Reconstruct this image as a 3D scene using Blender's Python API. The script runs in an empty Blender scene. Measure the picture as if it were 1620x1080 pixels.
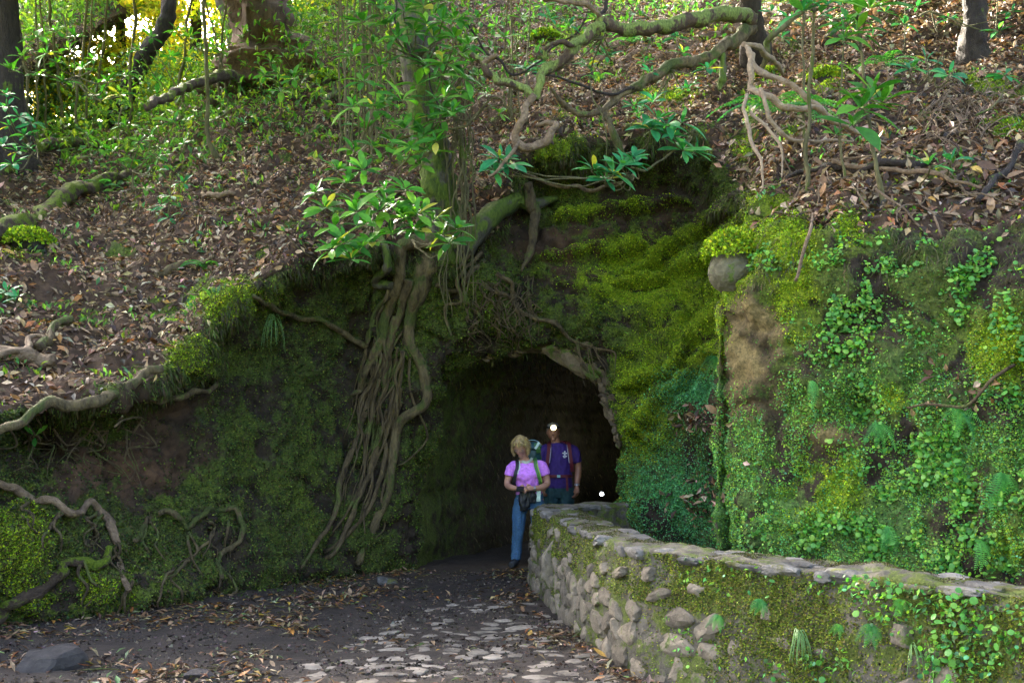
import bpy, bmesh, math, random
import numpy as np
from mathutils import Vector, Matrix, Quaternion
from mathutils.bvhtree import BVHTree
random.seed(7); RS = np.random.default_rng(7)
SC = bpy.context.scene; COL = SC.collection
# ------------------------------------------------------------ camera, world, sun, exposure
F = 1590.0; HZ = 695.0; EYE = 1.6; CXP = 810.0
cd = bpy.data.cameras.new('camera'); cam = bpy.data.objects.new('camera', cd); COL.objects.link(cam)
cam.location = (0, 0, EYE); cam.rotation_euler = (math.radians(90), 0, 0)
cd.sensor_width = 36; cd.lens = 36*F/1620; cd.shift_y = (HZ-540)/1620; cd.clip_start = .05; cd.clip_end = 600
SC.camera = cam
w = bpy.data.worlds.new('World'); SC.world = w; w.use_nodes = True
SUN_EL, SUN_AZ = 31.0, -34.0            # azimuth from +Y towards +X
nt = w.node_tree; bg = nt.nodes['Background']; sky = nt.nodes.new('ShaderNodeTexSky')
sky.sky_type = 'NISHITA'; sky.sun_disc = False; sky.sun_elevation = math.radians(SUN_EL); sky.sun_rotation = math.radians(SUN_AZ)
sky.air_density = .45; sky.dust_density = 7; sky.ozone_density = 0
nt.links.new(sky.outputs[0], bg.inputs[0]); bg.inputs[1].default_value = .15
sd = bpy.data.lights.new('sun', 'SUN'); so = bpy.data.objects.new('sun', sd); COL.objects.link(so)
sd.energy = 4.6; sd.angle = math.radians(.6); sd.color = (1, .93, .78)
a, e = math.radians(SUN_AZ), math.radians(SUN_EL)
sdir = Vector((math.sin(a)*math.cos(e), math.cos(a)*math.cos(e), math.sin(e)))
so.rotation_euler = sdir.to_track_quat('Z', 'Y').to_euler(); so.location = (0, 0, 40)
SC.view_settings.view_transform = 'Standard'; SC.view_settings.look = 'None'
SC.view_settings.exposure = 4.05; SC.view_settings.gamma = 1
SC.cycles.max_bounces = 6; SC.cycles.transparent_max_bounces = 8

# ------------------------------------------------------------ helpers
def W(px, py, d): return np.array(((px-CXP)/F*d, d, EYE+(HZ-py)/F*d))
def PX(p):
    p = np.asarray(p); y = np.maximum(p[..., 1], .5)
    return p[..., 0]/y*F+CXP, HZ-(p[..., 2]-EYE)/y*F
_P = RS.permutation(256); _P = np.concatenate([_P, _P, _P])
_G = RS.normal(size=(256, 3)); _G /= np.linalg.norm(_G, axis=1)[:, None]
def noise(p, s=1.0, o=1, seed=0):
    p = np.asarray(p, float).reshape(-1, 3)*s+seed*17.31; out = np.zeros(len(p)); amp = 1.0
    for k in range(o):
        i = np.floor(p).astype(int); f = p-i; u = f*f*f*(f*(f*6-15)+10); i &= 255; r = 0
        for dx in (0, 1):
            for dy in (0, 1):
                for dz in (0, 1):
                    h = _P[_P[_P[(i[:, 0]+dx) & 255]+((i[:, 1]+dy) & 255)]+((i[:, 2]+dz) & 255)]
                    g = _G[h]
                    v = g[:, 0]*(f[:, 0]-dx)+g[:, 1]*(f[:, 1]-dy)+g[:, 2]*(f[:, 2]-dz)
                    r = r+v*(u[:, 0] if dx else 1-u[:, 0])*(u[:, 1] if dy else 1-u[:, 1])*(u[:, 2] if dz else 1-u[:, 2])
        out += amp*r; amp *= .5; p = p*2.03+11.7
    return out
def sst(a, b, x): t = np.clip((x-a)/(b-a), 0, 1); return t*t*(3-2*t)
def mesh(name, V, Fc, mat=None, smooth=True, cols=None):
    """V (n,3), Fc = int array (m,k) or list of lists"""
    m = bpy.data.meshes.new(name); V = np.asarray(V, np.float32)
    if isinstance(Fc, np.ndarray):
        n, k = Fc.shape
        m.vertices.add(len(V)); m.vertices.foreach_set('co', V.ravel())
        m.loops.add(n*k); m.loops.foreach_set('vertex_index', Fc.astype(np.int32).ravel())
        m.polygons.add(n); m.polygons.foreach_set('loop_start', np.arange(0, n*k, k, dtype=np.int32))
        m.update(calc_edges=True)
    else: m.from_pydata([tuple(v) for v in V], [], Fc); m.update()
    m.polygons.foreach_set('use_smooth', np.full(len(m.polygons), smooth))
    for an, c in (cols or {}).items():
        at = m.attributes.new(an, 'FLOAT_COLOR', 'POINT')
        c = np.asarray(c, np.float32)
        if c.shape[1] == 3: c = np.concatenate([c, np.ones((len(c), 1), np.float32)], 1)
        at.data.foreach_set('color', c.ravel())
    if mat: m.materials.append(mat)
    return m
def ob(name, me, parent=None, loc=None, kind=None):
    o = bpy.data.objects.new(name, me); COL.objects.link(o)
    if parent is not None:
        o.parent = parent
        if loc is None: o.location = -Vector(parent.location)
    if loc is not None: o.location = loc
    if kind: o['kind'] = kind
    return o
def thing(name, label, cat, loc=(0, 0, 0), group=None):
    o = bpy.data.objects.new(name, None); COL.objects.link(o); o.location = loc; o.empty_display_size = .1
    o['label'] = label; o['category'] = cat
    if group: o['group'] = group
    return o
def tag(o, label, cat, group=None):
    o['label'] = label; o['category'] = cat
    if group: o['group'] = group
    return o
def catmull(P, n, ten=.5):
    P = np.asarray(P, float); m = len(P)
    T = np.zeros_like(P); T[1:-1] = (P[2:]-P[:-2])*ten; T[0] = (P[1]-P[0])*ten*2; T[-1] = (P[-1]-P[-2])*ten*2
    ns = n if hasattr(n, '__len__') else [n]*(m-1)
    out = []
    for i in range(m-1):
        t = np.linspace(0, 1, ns[i], endpoint=False).reshape((-1,)+(1,)*(P.ndim-1))
        h00 = 2*t**3-3*t**2+1; h10 = t**3-2*t**2+t; h01 = -2*t**3+3*t**2; h11 = t**3-t**2
        out.append(h00*P[i]+h10*T[i]+h01*P[i+1]+h11*T[i+1])
    out.append(P[-1:]); return np.concatenate(out)

# ------------------------------------------------------------ materials
def newmat(name):
    m = bpy.data.materials.new(name); m.use_nodes = True; t = m.node_tree
    return m, t, t.nodes['Principled BSDF']
class NB:
    def __init__(s, t): s.t = t
    def n(s, ty, **k):
        x = s.t.nodes.new(ty)
        for a, b in k.items(): setattr(x, a, b)
        return x
    def l(s, a, b): s.t.links.new(a, b)
    def noise(s, vec, scale, det=6, rough=.6, dist=0):
        x = s.n('ShaderNodeTexNoise'); x.inputs['Scale'].default_value = scale; x.inputs['Detail'].default_value = det
        x.inputs['Roughness'].default_value = rough; x.inputs['Distortion'].default_value = dist
        if vec is not None: s.l(vec, x.inputs['Vector'])
        return x.outputs[0]
    def ramp(s, fac, stops):
        x = s.n('ShaderNodeValToRGB'); el = x.color_ramp.elements
        while len(el) < len(stops): el.new(.5)
        for q, (p, c) in zip(el, stops): q.position = p; q.color = (*c, 1) if hasattr(c, '__len__') else (c, c, c, 1)
        s.l(fac, x.inputs[0]); return x.outputs[0]
    def mix(s, f, a, b, ty='MIX'):
        x = s.n('ShaderNodeMix', data_type='RGBA', blend_type=ty)
        for i, v in ((0, f), (6, a), (7, b)):
            if hasattr(v, 'is_linked'): s.l(v, x.inputs[i])
            elif i == 0: x.inputs[0].default_value = v
            else: x.inputs[i].default_value = (*v, 1)
        return x.outputs[2]
    def math(s, op, a, b=0.):
        x = s.n('ShaderNodeMath', operation=op)
        for i, v in ((0, a), (1, b)):
            if hasattr(v, 'is_linked'): s.l(v, x.inputs[i])
            else: x.inputs[i].default_value = v
        return x.outputs[0]
    def bump(s, h, strength, dist, bs):
        x = s.n('ShaderNodeBump'); x.inputs['Strength'].default_value = strength; x.inputs['Distance'].default_value = dist
        s.l(h, x.inputs['Height']); s.l(x.outputs[0], bs.inputs['Normal'])
def terrain_mat():
    m, t, bs = newmat('hillside_soil_and_moss'); b = NB(t)
    pos = b.n('ShaderNodeNewGeometry').outputs['Position']
    at = b.n('ShaderNodeAttribute', attribute_name='zone'); sep = b.n('ShaderNodeSeparateColor'); b.l(at.outputs['Color'], sep.inputs[0])
    at2 = b.n('ShaderNodeAttribute', attribute_name='soil'); sep2 = b.n('ShaderNodeSeparateColor'); b.l(at2.outputs['Color'], sep2.inputs[0])
    n1 = b.noise(pos, 9, 8, .7); n2 = b.noise(pos, 45, 6, .7); n3 = b.noise(pos, 2.5, 5, .6)
    soil = b.mix(sep2.outputs[0], b.ramp(n1, [(.3, (.012, .009, .006)), (.7, (.05, .036, .022))]), b.ramp(n1, [(.3, (.035, .018, .010)), (.7, (.15, .085, .045))]))
    tan = b.ramp(n2, [(.3, (.05, .045, .014)), (.7, (.28, .21, .085))])
    soil = b.mix(sep2.outputs[1], soil, tan)
    dark = b.ramp(n2, [(.28, (.016, .022, .006)), (.5, (.05, .072, .014)), (.75, (.125, .16, .028))])
    lush = b.ramp(n2, [(.25, (.035, .06, .004)), (.5, (.17, .24, .008)), (.75, (.34, .42, .02))])
    teal = b.ramp(n2, [(.25, (.012, .055, .026)), (.5, (.06, .19, .05)), (.75, (.15, .36, .09))])
    mo = b.mix(sep.outputs[1], dark, lush); mo = b.mix(sep.outputs[2], mo, teal)
    f = b.math('ADD', sep.outputs[0], b.math('MULTIPLY', b.math('SUBTRACT', b.math('ADD', b.math('MULTIPLY', n1, .6), b.math('MULTIPLY', n3, .4)), .5), 2.6))
    f = b.ramp(f, [(.42, 0.), (.62, 1.)])
    c = b.mix(f, soil, mo)
    b.l(c, bs.inputs['Base Color']); bs.inputs['Roughness'].default_value = .9; bs.inputs['Specular IOR Level'].default_value = .25
    h = b.math('ADD', b.math('MULTIPLY', n2, .5), b.noise(pos, 120, 3, .7))
    b.bump(h, .9, .02, bs); return m
def leaf_mat(name, attr='tint', trans=.35, rough=.5, ramp=None, tcol=(1.3, 1.5, .5), spec=.3, grain=.35):
    m, t, bs = newmat(name); b = NB(t)
    if ramp:
        oi = b.n('ShaderNodeObjectInfo'); c = b.ramp(oi.outputs['Random'], ramp)
    else: c = b.n('ShaderNodeAttribute', attribute_name=attr).outputs['Color']
    pos = b.n('ShaderNodeNewGeometry').outputs['Position']
    nz = b.ramp(b.noise(pos, 30, 4, .6), [(.3, 1-grain), (.7, 1+grain)])
    c = b.mix(1., c, nz, 'MULTIPLY')
    b.l(c, bs.inputs['Base Color']); bs.inputs['Roughness'].default_value = rough; bs.inputs['Specular IOR Level'].default_value = spec
    if trans:
        tr = b.n('ShaderNodeBsdfTranslucent'); tc = b.mix(1., c, tcol, 'MULTIPLY'); b.l(tc, tr.inputs[0])
        mx = b.n('ShaderNodeMixShader'); mx.inputs[0].default_value = trans
        b.l(bs.outputs[0], mx.inputs[1]); b.l(tr.outputs[0], mx.inputs[2]); b.l(mx.outputs[0], t.nodes['Material Output'].inputs[0])
    return m
def bark_mat(name, c0, c1, moss=.3, mc=((.03, .055, .008), (.12, .17, .02)), scale=14, vert=True, up=True):
    m, t, bs = newmat(name); b = NB(t); g = b.n('ShaderNodeNewGeometry'); pos = g.outputs['Position']
    mp = b.n('ShaderNodeMapping'); mp.inputs['Scale'].default_value = (1, 1, .3 if vert else 1); b.l(pos, mp.inputs[0]); v = mp.outputs[0]
    n1 = b.noise(v, scale, 8, .7); n2 = b.noise(v, scale*4, 5, .7); n3 = b.noise(pos, 3.2, 5, .6)
    wood = b.ramp(n1, [(.3, c0), (.7, c1)])
    mossc = b.ramp(n2, [(.3, mc[0]), (.7, mc[1])])
    sx = b.n('ShaderNodeSeparateXYZ'); b.l(g.outputs['Normal'], sx.inputs[0])
    f = b.math('ADD', b.math('MULTIPLY', sx.outputs[2], .25 if up else 0.), b.math('MULTIPLY', b.math('SUBTRACT', b.math('ADD', n3, b.math('MULTIPLY', n1, .5)), .75), 3.))
    f = b.math('ADD', f, moss)
    c = b.mix(b.ramp(f, [(.4, 0.), (.62, 1.)]), wood, mossc)
    b.l(c, bs.inputs['Base Color']); bs.inputs['Roughness'].default_value = .85; bs.inputs['Specular IOR Level'].default_value = .3
    b.bump(b.math('ADD', n1, b.math('MULTIPLY', n2, .6)), 1., .045, bs); return m
def stone_mat(name, c0, c1, moss=.1, mc=((.03, .05, .008), (.10, .15, .02)), scale=10):
    m, t, bs = newmat(name); b = NB(t); g = b.n('ShaderNodeNewGeometry'); pos = g.outputs['Position']
    oi = b.n('ShaderNodeObjectInfo')
    n1 = b.noise(pos, scale, 8, .7); n2 = b.noise(pos, scale*5, 5, .7); n3 = b.noise(pos, 3.5, 5, .65)
    c = b.ramp(n1, [(.25, c0), (.72, c1)])
    c = b.mix(1., c, b.ramp(oi.outputs['Random'], [(0, .62), (1, 1.25)]), 'MULTIPLY')
    sx = b.n('ShaderNodeSeparateXYZ'); b.l(g.outputs['Normal'], sx.inputs[0])
    f = b.math('ADD', b.math('MULTIPLY', b.math('SUBTRACT', b.math('ADD', n3, b.math('MULTIPLY', n1, .6)), .8), 3.), moss)
    c = b.mix(b.ramp(f, [(.4, 0.), (.6, 1.)]), c, b.ramp(n2, [(.3, mc[0]), (.7, mc[1])]))
    b.l(c, bs.inputs['Base Color']); bs.inputs['Roughness'].default_value = .85; bs.inputs['Specular IOR Level'].default_value = .3
    b.bump(b.math('ADD', n1, b.math('MULTIPLY', n2, .4)), .9, .025, bs); return m
def plain_mat(name, c, rough=.7, emit=None, var=.25, scale=30, metal=0):
    m, t, bs = newmat(name); b = NB(t)
    pos = b.n('ShaderNodeTexCoord').outputs['Object']
    cc = b.mix(1., c, b.ramp(b.noise(pos, scale, 4, .6), [(.3, 1-var), (.7, 1+var)]), 'MULTIPLY')
    b.l(cc, bs.inputs['Base Color']); bs.inputs['Roughness'].default_value = rough; bs.inputs['Metallic'].default_value = metal
    if emit: bs.inputs['Emission Color'].default_value = (*c, 1); bs.inputs['Emission Strength'].default_value = emit
    return m
M = {}
M['terrain'] = terrain_mat()
M['litter'] = leaf_mat('dead_leaf', trans=.12, rough=.6, tcol=(1.2, .9, .6), spec=.35)
GREENR = [(0, (.022, .10, .015)), (.4, (.04, .16, .02)), (.75, (.07, .22, .025)), (1, (.14, .28, .03))]
M['leaf'] = leaf_mat('laurel_leaf', ramp=GREENR, rough=.5, trans=.35, grain=.2, spec=.18)
M['leafteal'] = leaf_mat('teal_laurel_leaf', ramp=[(0, (.02, .13, .05)), (.6, (.035, .22, .08)), (1, (.09, .28, .06))], rough=.5, trans=.3, grain=.2, spec=.18)  # laurel leaf in a bluer green
M['leafyel'] = leaf_mat('yellowing_leaf', ramp=[(0, (.30, .30, .03)), (1, (.42, .38, .06))], rough=.4, trans=.4, grain=.2)
M['foliage'] = leaf_mat('foliage', trans=.45, rough=.4, tcol=(1.6, 1.5, .45))
M['mossleaf'] = leaf_mat('moss_leaf', trans=.3, rough=.6, spec=.2)
M['deadobj'] = leaf_mat('fallen_leaf_brown', ramp=[(0, (.05, .026, .013)), (.3, (.14, .075, .035)), (.55, (.23, .145, .08)), (.8, (.34, .25, .145)), (.93, (.30, .12, .03)), (1, (.42, .28, .06))], trans=.12, rough=.55, tcol=(1.2, .9, .6))
M['roundobj'] = leaf_mat('round_leaf_green', ramp=[(0, (.05, .19, .035)), (.6, (.10, .29, .05)), (1, (.2, .38, .05))], trans=.3, rough=.45, grain=.15)
M['fern'] = leaf_mat('fern_green', ramp=[(0, (.045, .22, .055)), (1, (.12, .36, .06))], trans=.35, rough=.5, grain=.15)
M['bark'] = bark_mat('mossy_bark', (.02, .018, .012), (.14, .13, .09), moss=.6, scale=7)
M['root'] = bark_mat('brown_root_bark', (.025, .016, .008), (.18, .135, .065), moss=.2, mc=((.04, .055, .012), (.14, .17, .04)))
M['rootmoss'] = bark_mat('mossy_root', (.022, .016, .007), (.22, .17, .08), moss=.38, mc=((.03, .045, .01), (.10, .12, .025)))
M['pale'] = bark_mat('pale_branch_bark', (.10, .065, .038), (.36, .26, .16), moss=-.3, vert=False)
M['bare'] = bark_mat('bare_pale_wood', (.22, .15, .09), (.55, .42, .28), moss=-1., vert=False)
M['dark'] = bark_mat('dark_bark', (.015, .012, .010), (.06, .045, .035), moss=.0)
M['brownbark'] = bark_mat('brown_trunk_bark', (.05, .03, .02), (.17, .11, .075), moss=-.1, scale=8)
M['shoot'] = bark_mat('green_shoot_bark', (.06, .06, .025), (.19, .17, .075), moss=.1, up=False)
M['branchmoss'] = bark_mat('lime_mossy_branch', (.04, .026, .018), (.15, .10, .06), moss=.55, mc=((.07, .10, .02), (.27, .34, .08)))
M['log'] = bark_mat('mossy_log_bark', (.035, .022, .014), (.12, .085, .055), moss=.35, mc=((.05, .09, .004), (.17, .24, .012)), vert=False)
M['stone'] = stone_mat('wall_stone', (.05, .042, .03), (.27, .23, .165), moss=.12)
M['capstone'] = stone_mat('cap_stone', (.035, .034, .03), (.20, .19, .165), moss=.2, mc=((.04, .045, .012), (.12, .12, .035)))
M['portalstone'] = stone_mat('portal_stone', (.035, .026, .015), (.20, .15, .09), moss=.15)
M['cobble'] = stone_mat('path_cobble', (.065, .055, .042), (.34, .295, .225), moss=-.5)
M['darkrock'] = stone_mat('dark_rock', (.02, .018, .017), (.08, .072, .065), moss=-.4)

# ------------------------------------------------------------ hillside loft
def zb(d): return HZ+EYE*F/d+14      # pixel row of the ground (a touch below it) at distance d
def off(x, d0, dl, lp, top=((11, 3.9), (15, 6.2), (22, 9.6), (32, 13), (60, 26))):
    """an off-frame column: world x, base distance, lip distance and height"""
    zs = [-.1, .4, .9, 1.5, lp*.85, lp]; ds = [d0, d0+.05, d0+.15, d0+.3, d0+.5, dl]
    r = [(x, d, z) for d, z in zip(ds, zs)]
    r.append((x, dl+.6, lp+.35)); y, z = dl, lp
    for k in (2.5, 6, 11, 20, 45): r.append((x*(1+k*.02), dl+k, lp+k*.55))
    return [np.array(q, float) for q in r]
def col(*pts): return [W(*p) for p in pts]
CT = [
 off(-16, 4.5, 5.5, 1.9), off(-7.2, 5.2, 6.2, 1.9),
 col((-170, zb(7), 7), (-170, 970, 7.05), (-170, 900, 7.1), (-170, 790, 7.35), (-170, 730, 7.6), (-170, 690, 7.2), (-170, 640, 7.8), (-200, 480, 9.6), (-220, 350, 12.5), (-240, 240, 16.5), (-260, 222, 23), (-300, 240, 45)),
 col((0, zb(8.08), 8.08), (0, 935, 7.95), (0, 850, 8.0), (0, 765, 8.45), (0, 700, 8.7), (0, 655, 8.3), (0, 600, 8.9), (0, 450, 10.7), (0, 330, 13.2), (0, 232, 17), (0, 215, 24), (0, 235, 45)),
 col((200, zb(8.8), 8.8), (200, 925, 8.85), (200, 820, 9.2), (200, 725, 9.55), (205, 660, 9.7), (215, 616, 9.1), (212, 570, 9.7), (200, 430, 11.7), (200, 312, 14.7), (200, 215, 19), (200, 200, 26), (200, 220, 45)),
 col((330, zb(9.7), 9.7), (330, 885, 9.8), (330, 780, 10.2), (320, 670, 10.5), (315, 600, 10.6), (300, 548, 9.9), (300, 500, 10.5), (300, 370, 12.4), (310, 260, 15.1), (310, 165, 19.5), (320, 150, 26), (320, 170, 45)),
 col((430, zb(10.5), 10.5), (430, 860, 10.6), (425, 740, 11.0), (420, 600, 11.3), (420, 505, 11.2), (395, 455, 10.6), (400, 415, 11.1), (400, 315, 12.9), (410, 215, 15.6), (410, 115, 20), (420, 90, 26), (430, 95, 45)),
 col((530, zb(11.5), 11.5), (535, 850, 11.6), (540, 720, 12.0), (545, 580, 12.2), (545, 460, 12.0), (535, 405, 11.6), (540, 360, 12.1), (540, 270, 13.9), (540, 180, 16.5), (540, 65, 21), (550, -60, 30), (560, -150, 60)),
 col((610, zb(12.1), 12.1), (615, 850, 12.1), (625, 700, 12.2), (640, 560, 12.2), (635, 450, 12.0), (630, 390, 11.8), (640, 340, 12.3), (640, 250, 14), (640, 160, 16.6), (640, 40, 21.5), (650, -100, 31), (660, -240, 60)),
 col((655, zb(12.4), 12.4), (655, 800, 12.45), (662, 700, 12.35), (678, 590, 12.2), (682, 470, 12.0), (685, 400, 11.9), (695, 335, 12.4), (700, 245, 14), (700, 160, 16.6), (700, 35, 21.5), (710, -110, 31), (720, -260, 60)),
 col((672, 740, 12.9), (676, 700, 12.6), (684, 645, 12.4), (702, 565, 12.15), (718, 475, 12.0), (728, 400, 12.1), (735, 325, 12.6), (740, 240, 13.9), (740, 160, 16.6), (740, 32, 21.5), (750, -115, 31), (760, -270, 60)),
 col((700, 630, 12.85), (707, 600, 12.55), (722, 560, 12.3), (745, 510, 12.1), (765, 445, 12.1), (780, 380, 12.4), (790, 300, 12.5), (790, 232, 13.7), (790, 155, 16.6), (790, 28, 21.5), (800, -120, 31), (810, -280, 60)),
 col((755, 575, 12.7), (764, 553, 12.4), (782, 520, 12.2), (800, 475, 12.2), (815, 415, 12.4), (825, 340, 12.75), (822, 255, 12.3), (825, 215, 13.4), (830, 140, 16.5), (830, 15, 21.5), (840, -125, 31), (850, -285, 60)),
 col((850, 557, 12.6), (856, 533, 12.3), (868, 505, 12.2), (880, 455, 12.3), (890, 385, 12.6), (892, 300, 12.85), (882, 235, 12.25), (880, 198, 13.2), (880, 120, 16.5), (880, 0, 21.5), (890, -130, 31), (900, -290, 60)),
 col((920, 578, 12.5), (932, 553, 12.3), (955, 515, 12.2), (972, 455, 12.35), (985, 378, 12.65), (985, 295, 12.85), (975, 228, 12.25), (975, 190, 13.2), (975, 110, 16.4), (975, -10, 21.5), (985, -140, 31), (1000, -300, 60)),
 col((958, 640, 12.4), (976, 620, 12.15), (1010, 580, 11.9), (1040, 500, 12.05), (1060, 400, 12.4), (1062, 290, 12.6), (1055, 215, 12.15), (1055, 170, 13.1), (1060, 90, 16.2), (1060, -30, 21.2), (1075, -150, 31), (1090, -310, 60)),
 col((978, 740, 12.25), (996, 725, 11.9), (1035, 690, 11.5), (1080, 600, 11.5), (1100, 470, 11.9), (1112, 330, 12.3), (1112, 228, 11.95), (1115, 170, 12.8), (1130, 80, 16), (1130, -40, 21), (1150, -160, 31), (1170, -320, 60)),
 col((985, zb(12.1), 12.1), (1000, 850, 11.6), (1055, 800, 11.0), (1098, 700, 10.95), (1122, 520, 11.4), (1135, 400, 11.9), (1150, 285, 11.3), (1165, 195, 12.3), (1185, 85, 15.6), (1200, -50, 20.5), (1220, -170, 31), (1250, -330, 60)),
 col((1125, zb(10.3), 10.3), (1140, 870, 10.2), (1160, 780, 10.1), (1165, 680, 10.2), (1170, 520, 10.3), (1180, 430, 10.3), (1200, 330, 10.1), (1215, 215, 11.3), (1245, 85, 14.7), (1270, -55, 19.7), (1290, -180, 31), (1330, -340, 60)),
 col((1152, zb(8.5), 8.5), (1143, 850, 8.35), (1138, 750, 8.35), (1140, 640, 8.35), (1142, 520, 8.35), (1155, 450, 8.3), (1195, 352, 8.7), (1250, 235, 10.3), (1300, 90, 13.8), (1340, -60, 19), (1370, -190, 31), (1420, -350, 60)),
 col((1160, zb(8.45), 8.40), (1146, 850, 8.26), (1144, 750, 8.26), (1146, 640, 8.26), (1148, 520, 8.26), (1160, 450, 8.22), (1200, 352, 8.6), (1255, 235, 10.25), (1305, 90, 13.75), (1345, -60, 18.9), (1376, -190, 31), (1427, -350, 60)),
 col((1190, zb(7.7), 7.9), (1190, 850, 7.75), (1188, 750, 7.8), (1188, 640, 7.85), (1195, 520, 7.85), (1205, 440, 7.8), (1235, 352, 8.1), (1285, 235, 9.9), (1340, 90, 13.4), (1380, -60, 18.7), (1420, -190, 31), (1480, -350, 60)),
 col((1300, zb(7.2), 7.2), (1300, 850, 7.3), (1300, 750, 7.4), (1300, 640, 7.45), (1300, 520, 7.45), (1300, 425, 7.5), (1315, 355, 7.8), (1350, 230, 9.6), (1400, 90, 13), (1440, -60, 18.5), (1480, -190, 31), (1560, -350, 60)),
 col((1450, zb(6.8), 6.8), (1450, 850, 6.9), (1450, 750, 7.0), (1450, 640, 7.05), (1450, 520, 7.1), (1450, 415, 7.2), (1462, 345, 7.6), (1500, 215, 9.4), (1550, 75, 13), (1610, -70, 18.2), (1680, -190, 31), (1800, -350, 60)),
 col((1620, zb(6.2), 6.2), (1620, 850, 6.35), (1620, 750, 6.5), (1620, 640, 6.6), (1620, 520, 6.7), (1620, 405, 6.85), (1635, 335, 7.3), (1680, 200, 9.2), (1770, 60, 12.8), (1870, -90, 18), (2000, -200, 31), (2200, -360, 60)),
 col((1800, zb(5.6), 5.6), (1800, 850, 5.8), (1800, 750, 5.9), (1800, 640, 6.05), (1800, 520, 6.15), (1810, 390, 6.4), (1830, 320, 6.9), (1880, 190, 9), (2000, 50, 12.6), (2150, -100, 18), (2300, -210, 31), (2500, -370, 60)),
 off(7.5, 3.8, 5.2, 3.2), off(16, 3.2, 4.6, 3.4)]
CT = np.array(CT)                                   # (cols, rows, 3)
ncs = [10, 14, 24, 46, 42, 40, 40, 36, 22, 18, 24, 26, 26, 26, 26, 26, 24, 28, 34, 8, 22, 40, 52, 56, 20, 10, 8]
nrs = [34, 40, 40, 40, 36, 34, 60, 60, 44, 26, 14]
G = catmull(CT, ncs, .42)                           # along columns
G = np.swapaxes(catmull(np.swapaxes(G, 0, 1), nrs, .42), 0, 1)   # (ns, nr, 3)
ns, nr = G.shape[:2]
rowt = np.concatenate([np.linspace(i, i+1, n, endpoint=False) for i, n in enumerate(nrs)]+[[len(nrs)]])
colt = np.concatenate([np.linspace(i, i+1, n, endpoint=False) for i, n in enumerate(ncs)]+[[len(ncs)]])
RT = np.broadcast_to(rowt, (ns, nr)); CTT = np.broadcast_to(colt[:, None], (ns, nr))
def gnormals(G):
    du = np.gradient(G, axis=0); dv = np.gradient(G, axis=1)
    n = np.cross(du, dv); n /= np.linalg.norm(n, axis=2, keepdims=True)+1e-9
    return n
def blobs(px, py, L):
    s = np.zeros_like(px)
    for x, y, rx, ry, wt in L: s += wt*np.exp(-((px-x)/rx)**2-((py-y)/ry)**2)
    return s
N0 = gnormals(G)
if N0[ns//4, nr//3, 1] > 0: N0 = -N0; FLIP = True
else: FLIP = False
p = G.reshape(-1, 3); gx, gy = PX(p); t = RT.ravel(); c = CTT.ravel()
liprow = 5+sst(10.5, 12.5, c)*1.0-sst(18.2, 19.2, c)*.4           # where the litter begins
slope = sst(-.1, .45, t-liprow); face = 1-slope
near = np.clip(11/np.maximum(p[:, 1], 6), 0, 1.6)
disp = face*(.20*noise(p, 1.1, 2, 1)+.15*noise(p, 3.1, 2, 2)+.085*noise(p, 8, 3, 3))
# strata of the recess and vertical gutters of the right face
disp += face*sst(12, 13, c)*(1-sst(18, 19, c))*.14*noise(p*np.array((.5, .5, 2.6))+p[:, :1]*np.array((0, 0, .9)), 1.5, 3, 4)
disp += face*sst(18.5, 19.5, c)*(.06*noise(p*np.array((2.2, 1, .8)), 2.2, 3, 6)+.05*noise(p, 5, 3, 9))
disp += slope*(.22*noise(p, .7, 2, 5)+.16*noise(p, 2.3, 3, 7))
lipb = np.exp(-((t-liprow+.25)/.45)**2)*(p[:, 1] < 14); disp += lipb*(.13*noise(p, 2.6, 2, 51)+.10*np.maximum(noise(p, 5.5, 2, 52), -.1))
LUMP = [(390, 465, 38, 22, .14), (430, 455, 25, 18, .08), (310, 560, 42, 26, .14), (345, 495, 26, 24, .12), (250, 610, 25, 18, .08), (460, 410, 30, 18, .12), (30, 860, 70, 60, .22), (200, 930, 150, 30, .12),
        (1165, 385, 34, 30, .16), (1240, 370, 30, 28, .14), (1255, 470, 22, 50, .10), (1340, 350, 30, 30, .12), (1300, 420, 30, 30, .07), (1310, 690, 45, 22, .10), (1580, 550, 60, 40, .10), (1330, 780, 40, 50, .05), (850, 230, 60, 15, .08), (1120, 215, 50, 25, .12), (760, 470, 45, 40, .12), (500, 900, 110, 14, .1)]
HOLE = [(1357, 640, 22, 26, -.22), (1440, 415, 30, 12, -.14), (290, 650, 60, 20, -.10), (60, 930, 30, 14, -.12), (1540, 780, 12, 50, -.08), (80, 700, 60, 20, -.12), (520, 880, 30, 14, -.12)]
disp += blobs(gx, gy, LUMP)+blobs(gx, gy, HOLE)*(p[:, 1] < 14)
LEDGE = [[(1150, 335), (1080, 378), (1000, 432)], [(1150, 405), (1060, 438), (985, 452)], [(1150, 470), (1095, 535), (1060, 590), (990, 612)], [(1010, 388), (940, 400), (870, 408)], [(1090, 325), (960, 338), (890, 348)], [(1120, 560), (1060, 640), (1010, 690)]]
led = np.zeros(len(p)); inrec = (c > 12) & (c < 18.2)
for L_ in LEDGE:
    for (x0, y0), (x1, y1) in zip(L_[:-1], L_[1:]):
        dx_, dy_ = x1-x0, y1-y0; u_ = np.clip(((gx-x0)*dx_+(gy-y0)*dy_)/(dx_*dx_+dy_*dy_), 0, 1); ox, oy = gx-x0-u_*dx_, gy-y0-u_*dy_; q_ = np.hypot(ox, oy); sg_ = oy+6*noise(p, 3, 2, 13)
        led = np.where(np.abs(q_) < 26, np.where(np.abs(led) > np.exp(-(q_/9)**2), led, np.sign(-sg_)*np.exp(-((q_-6)/9)**2)), led)
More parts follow.
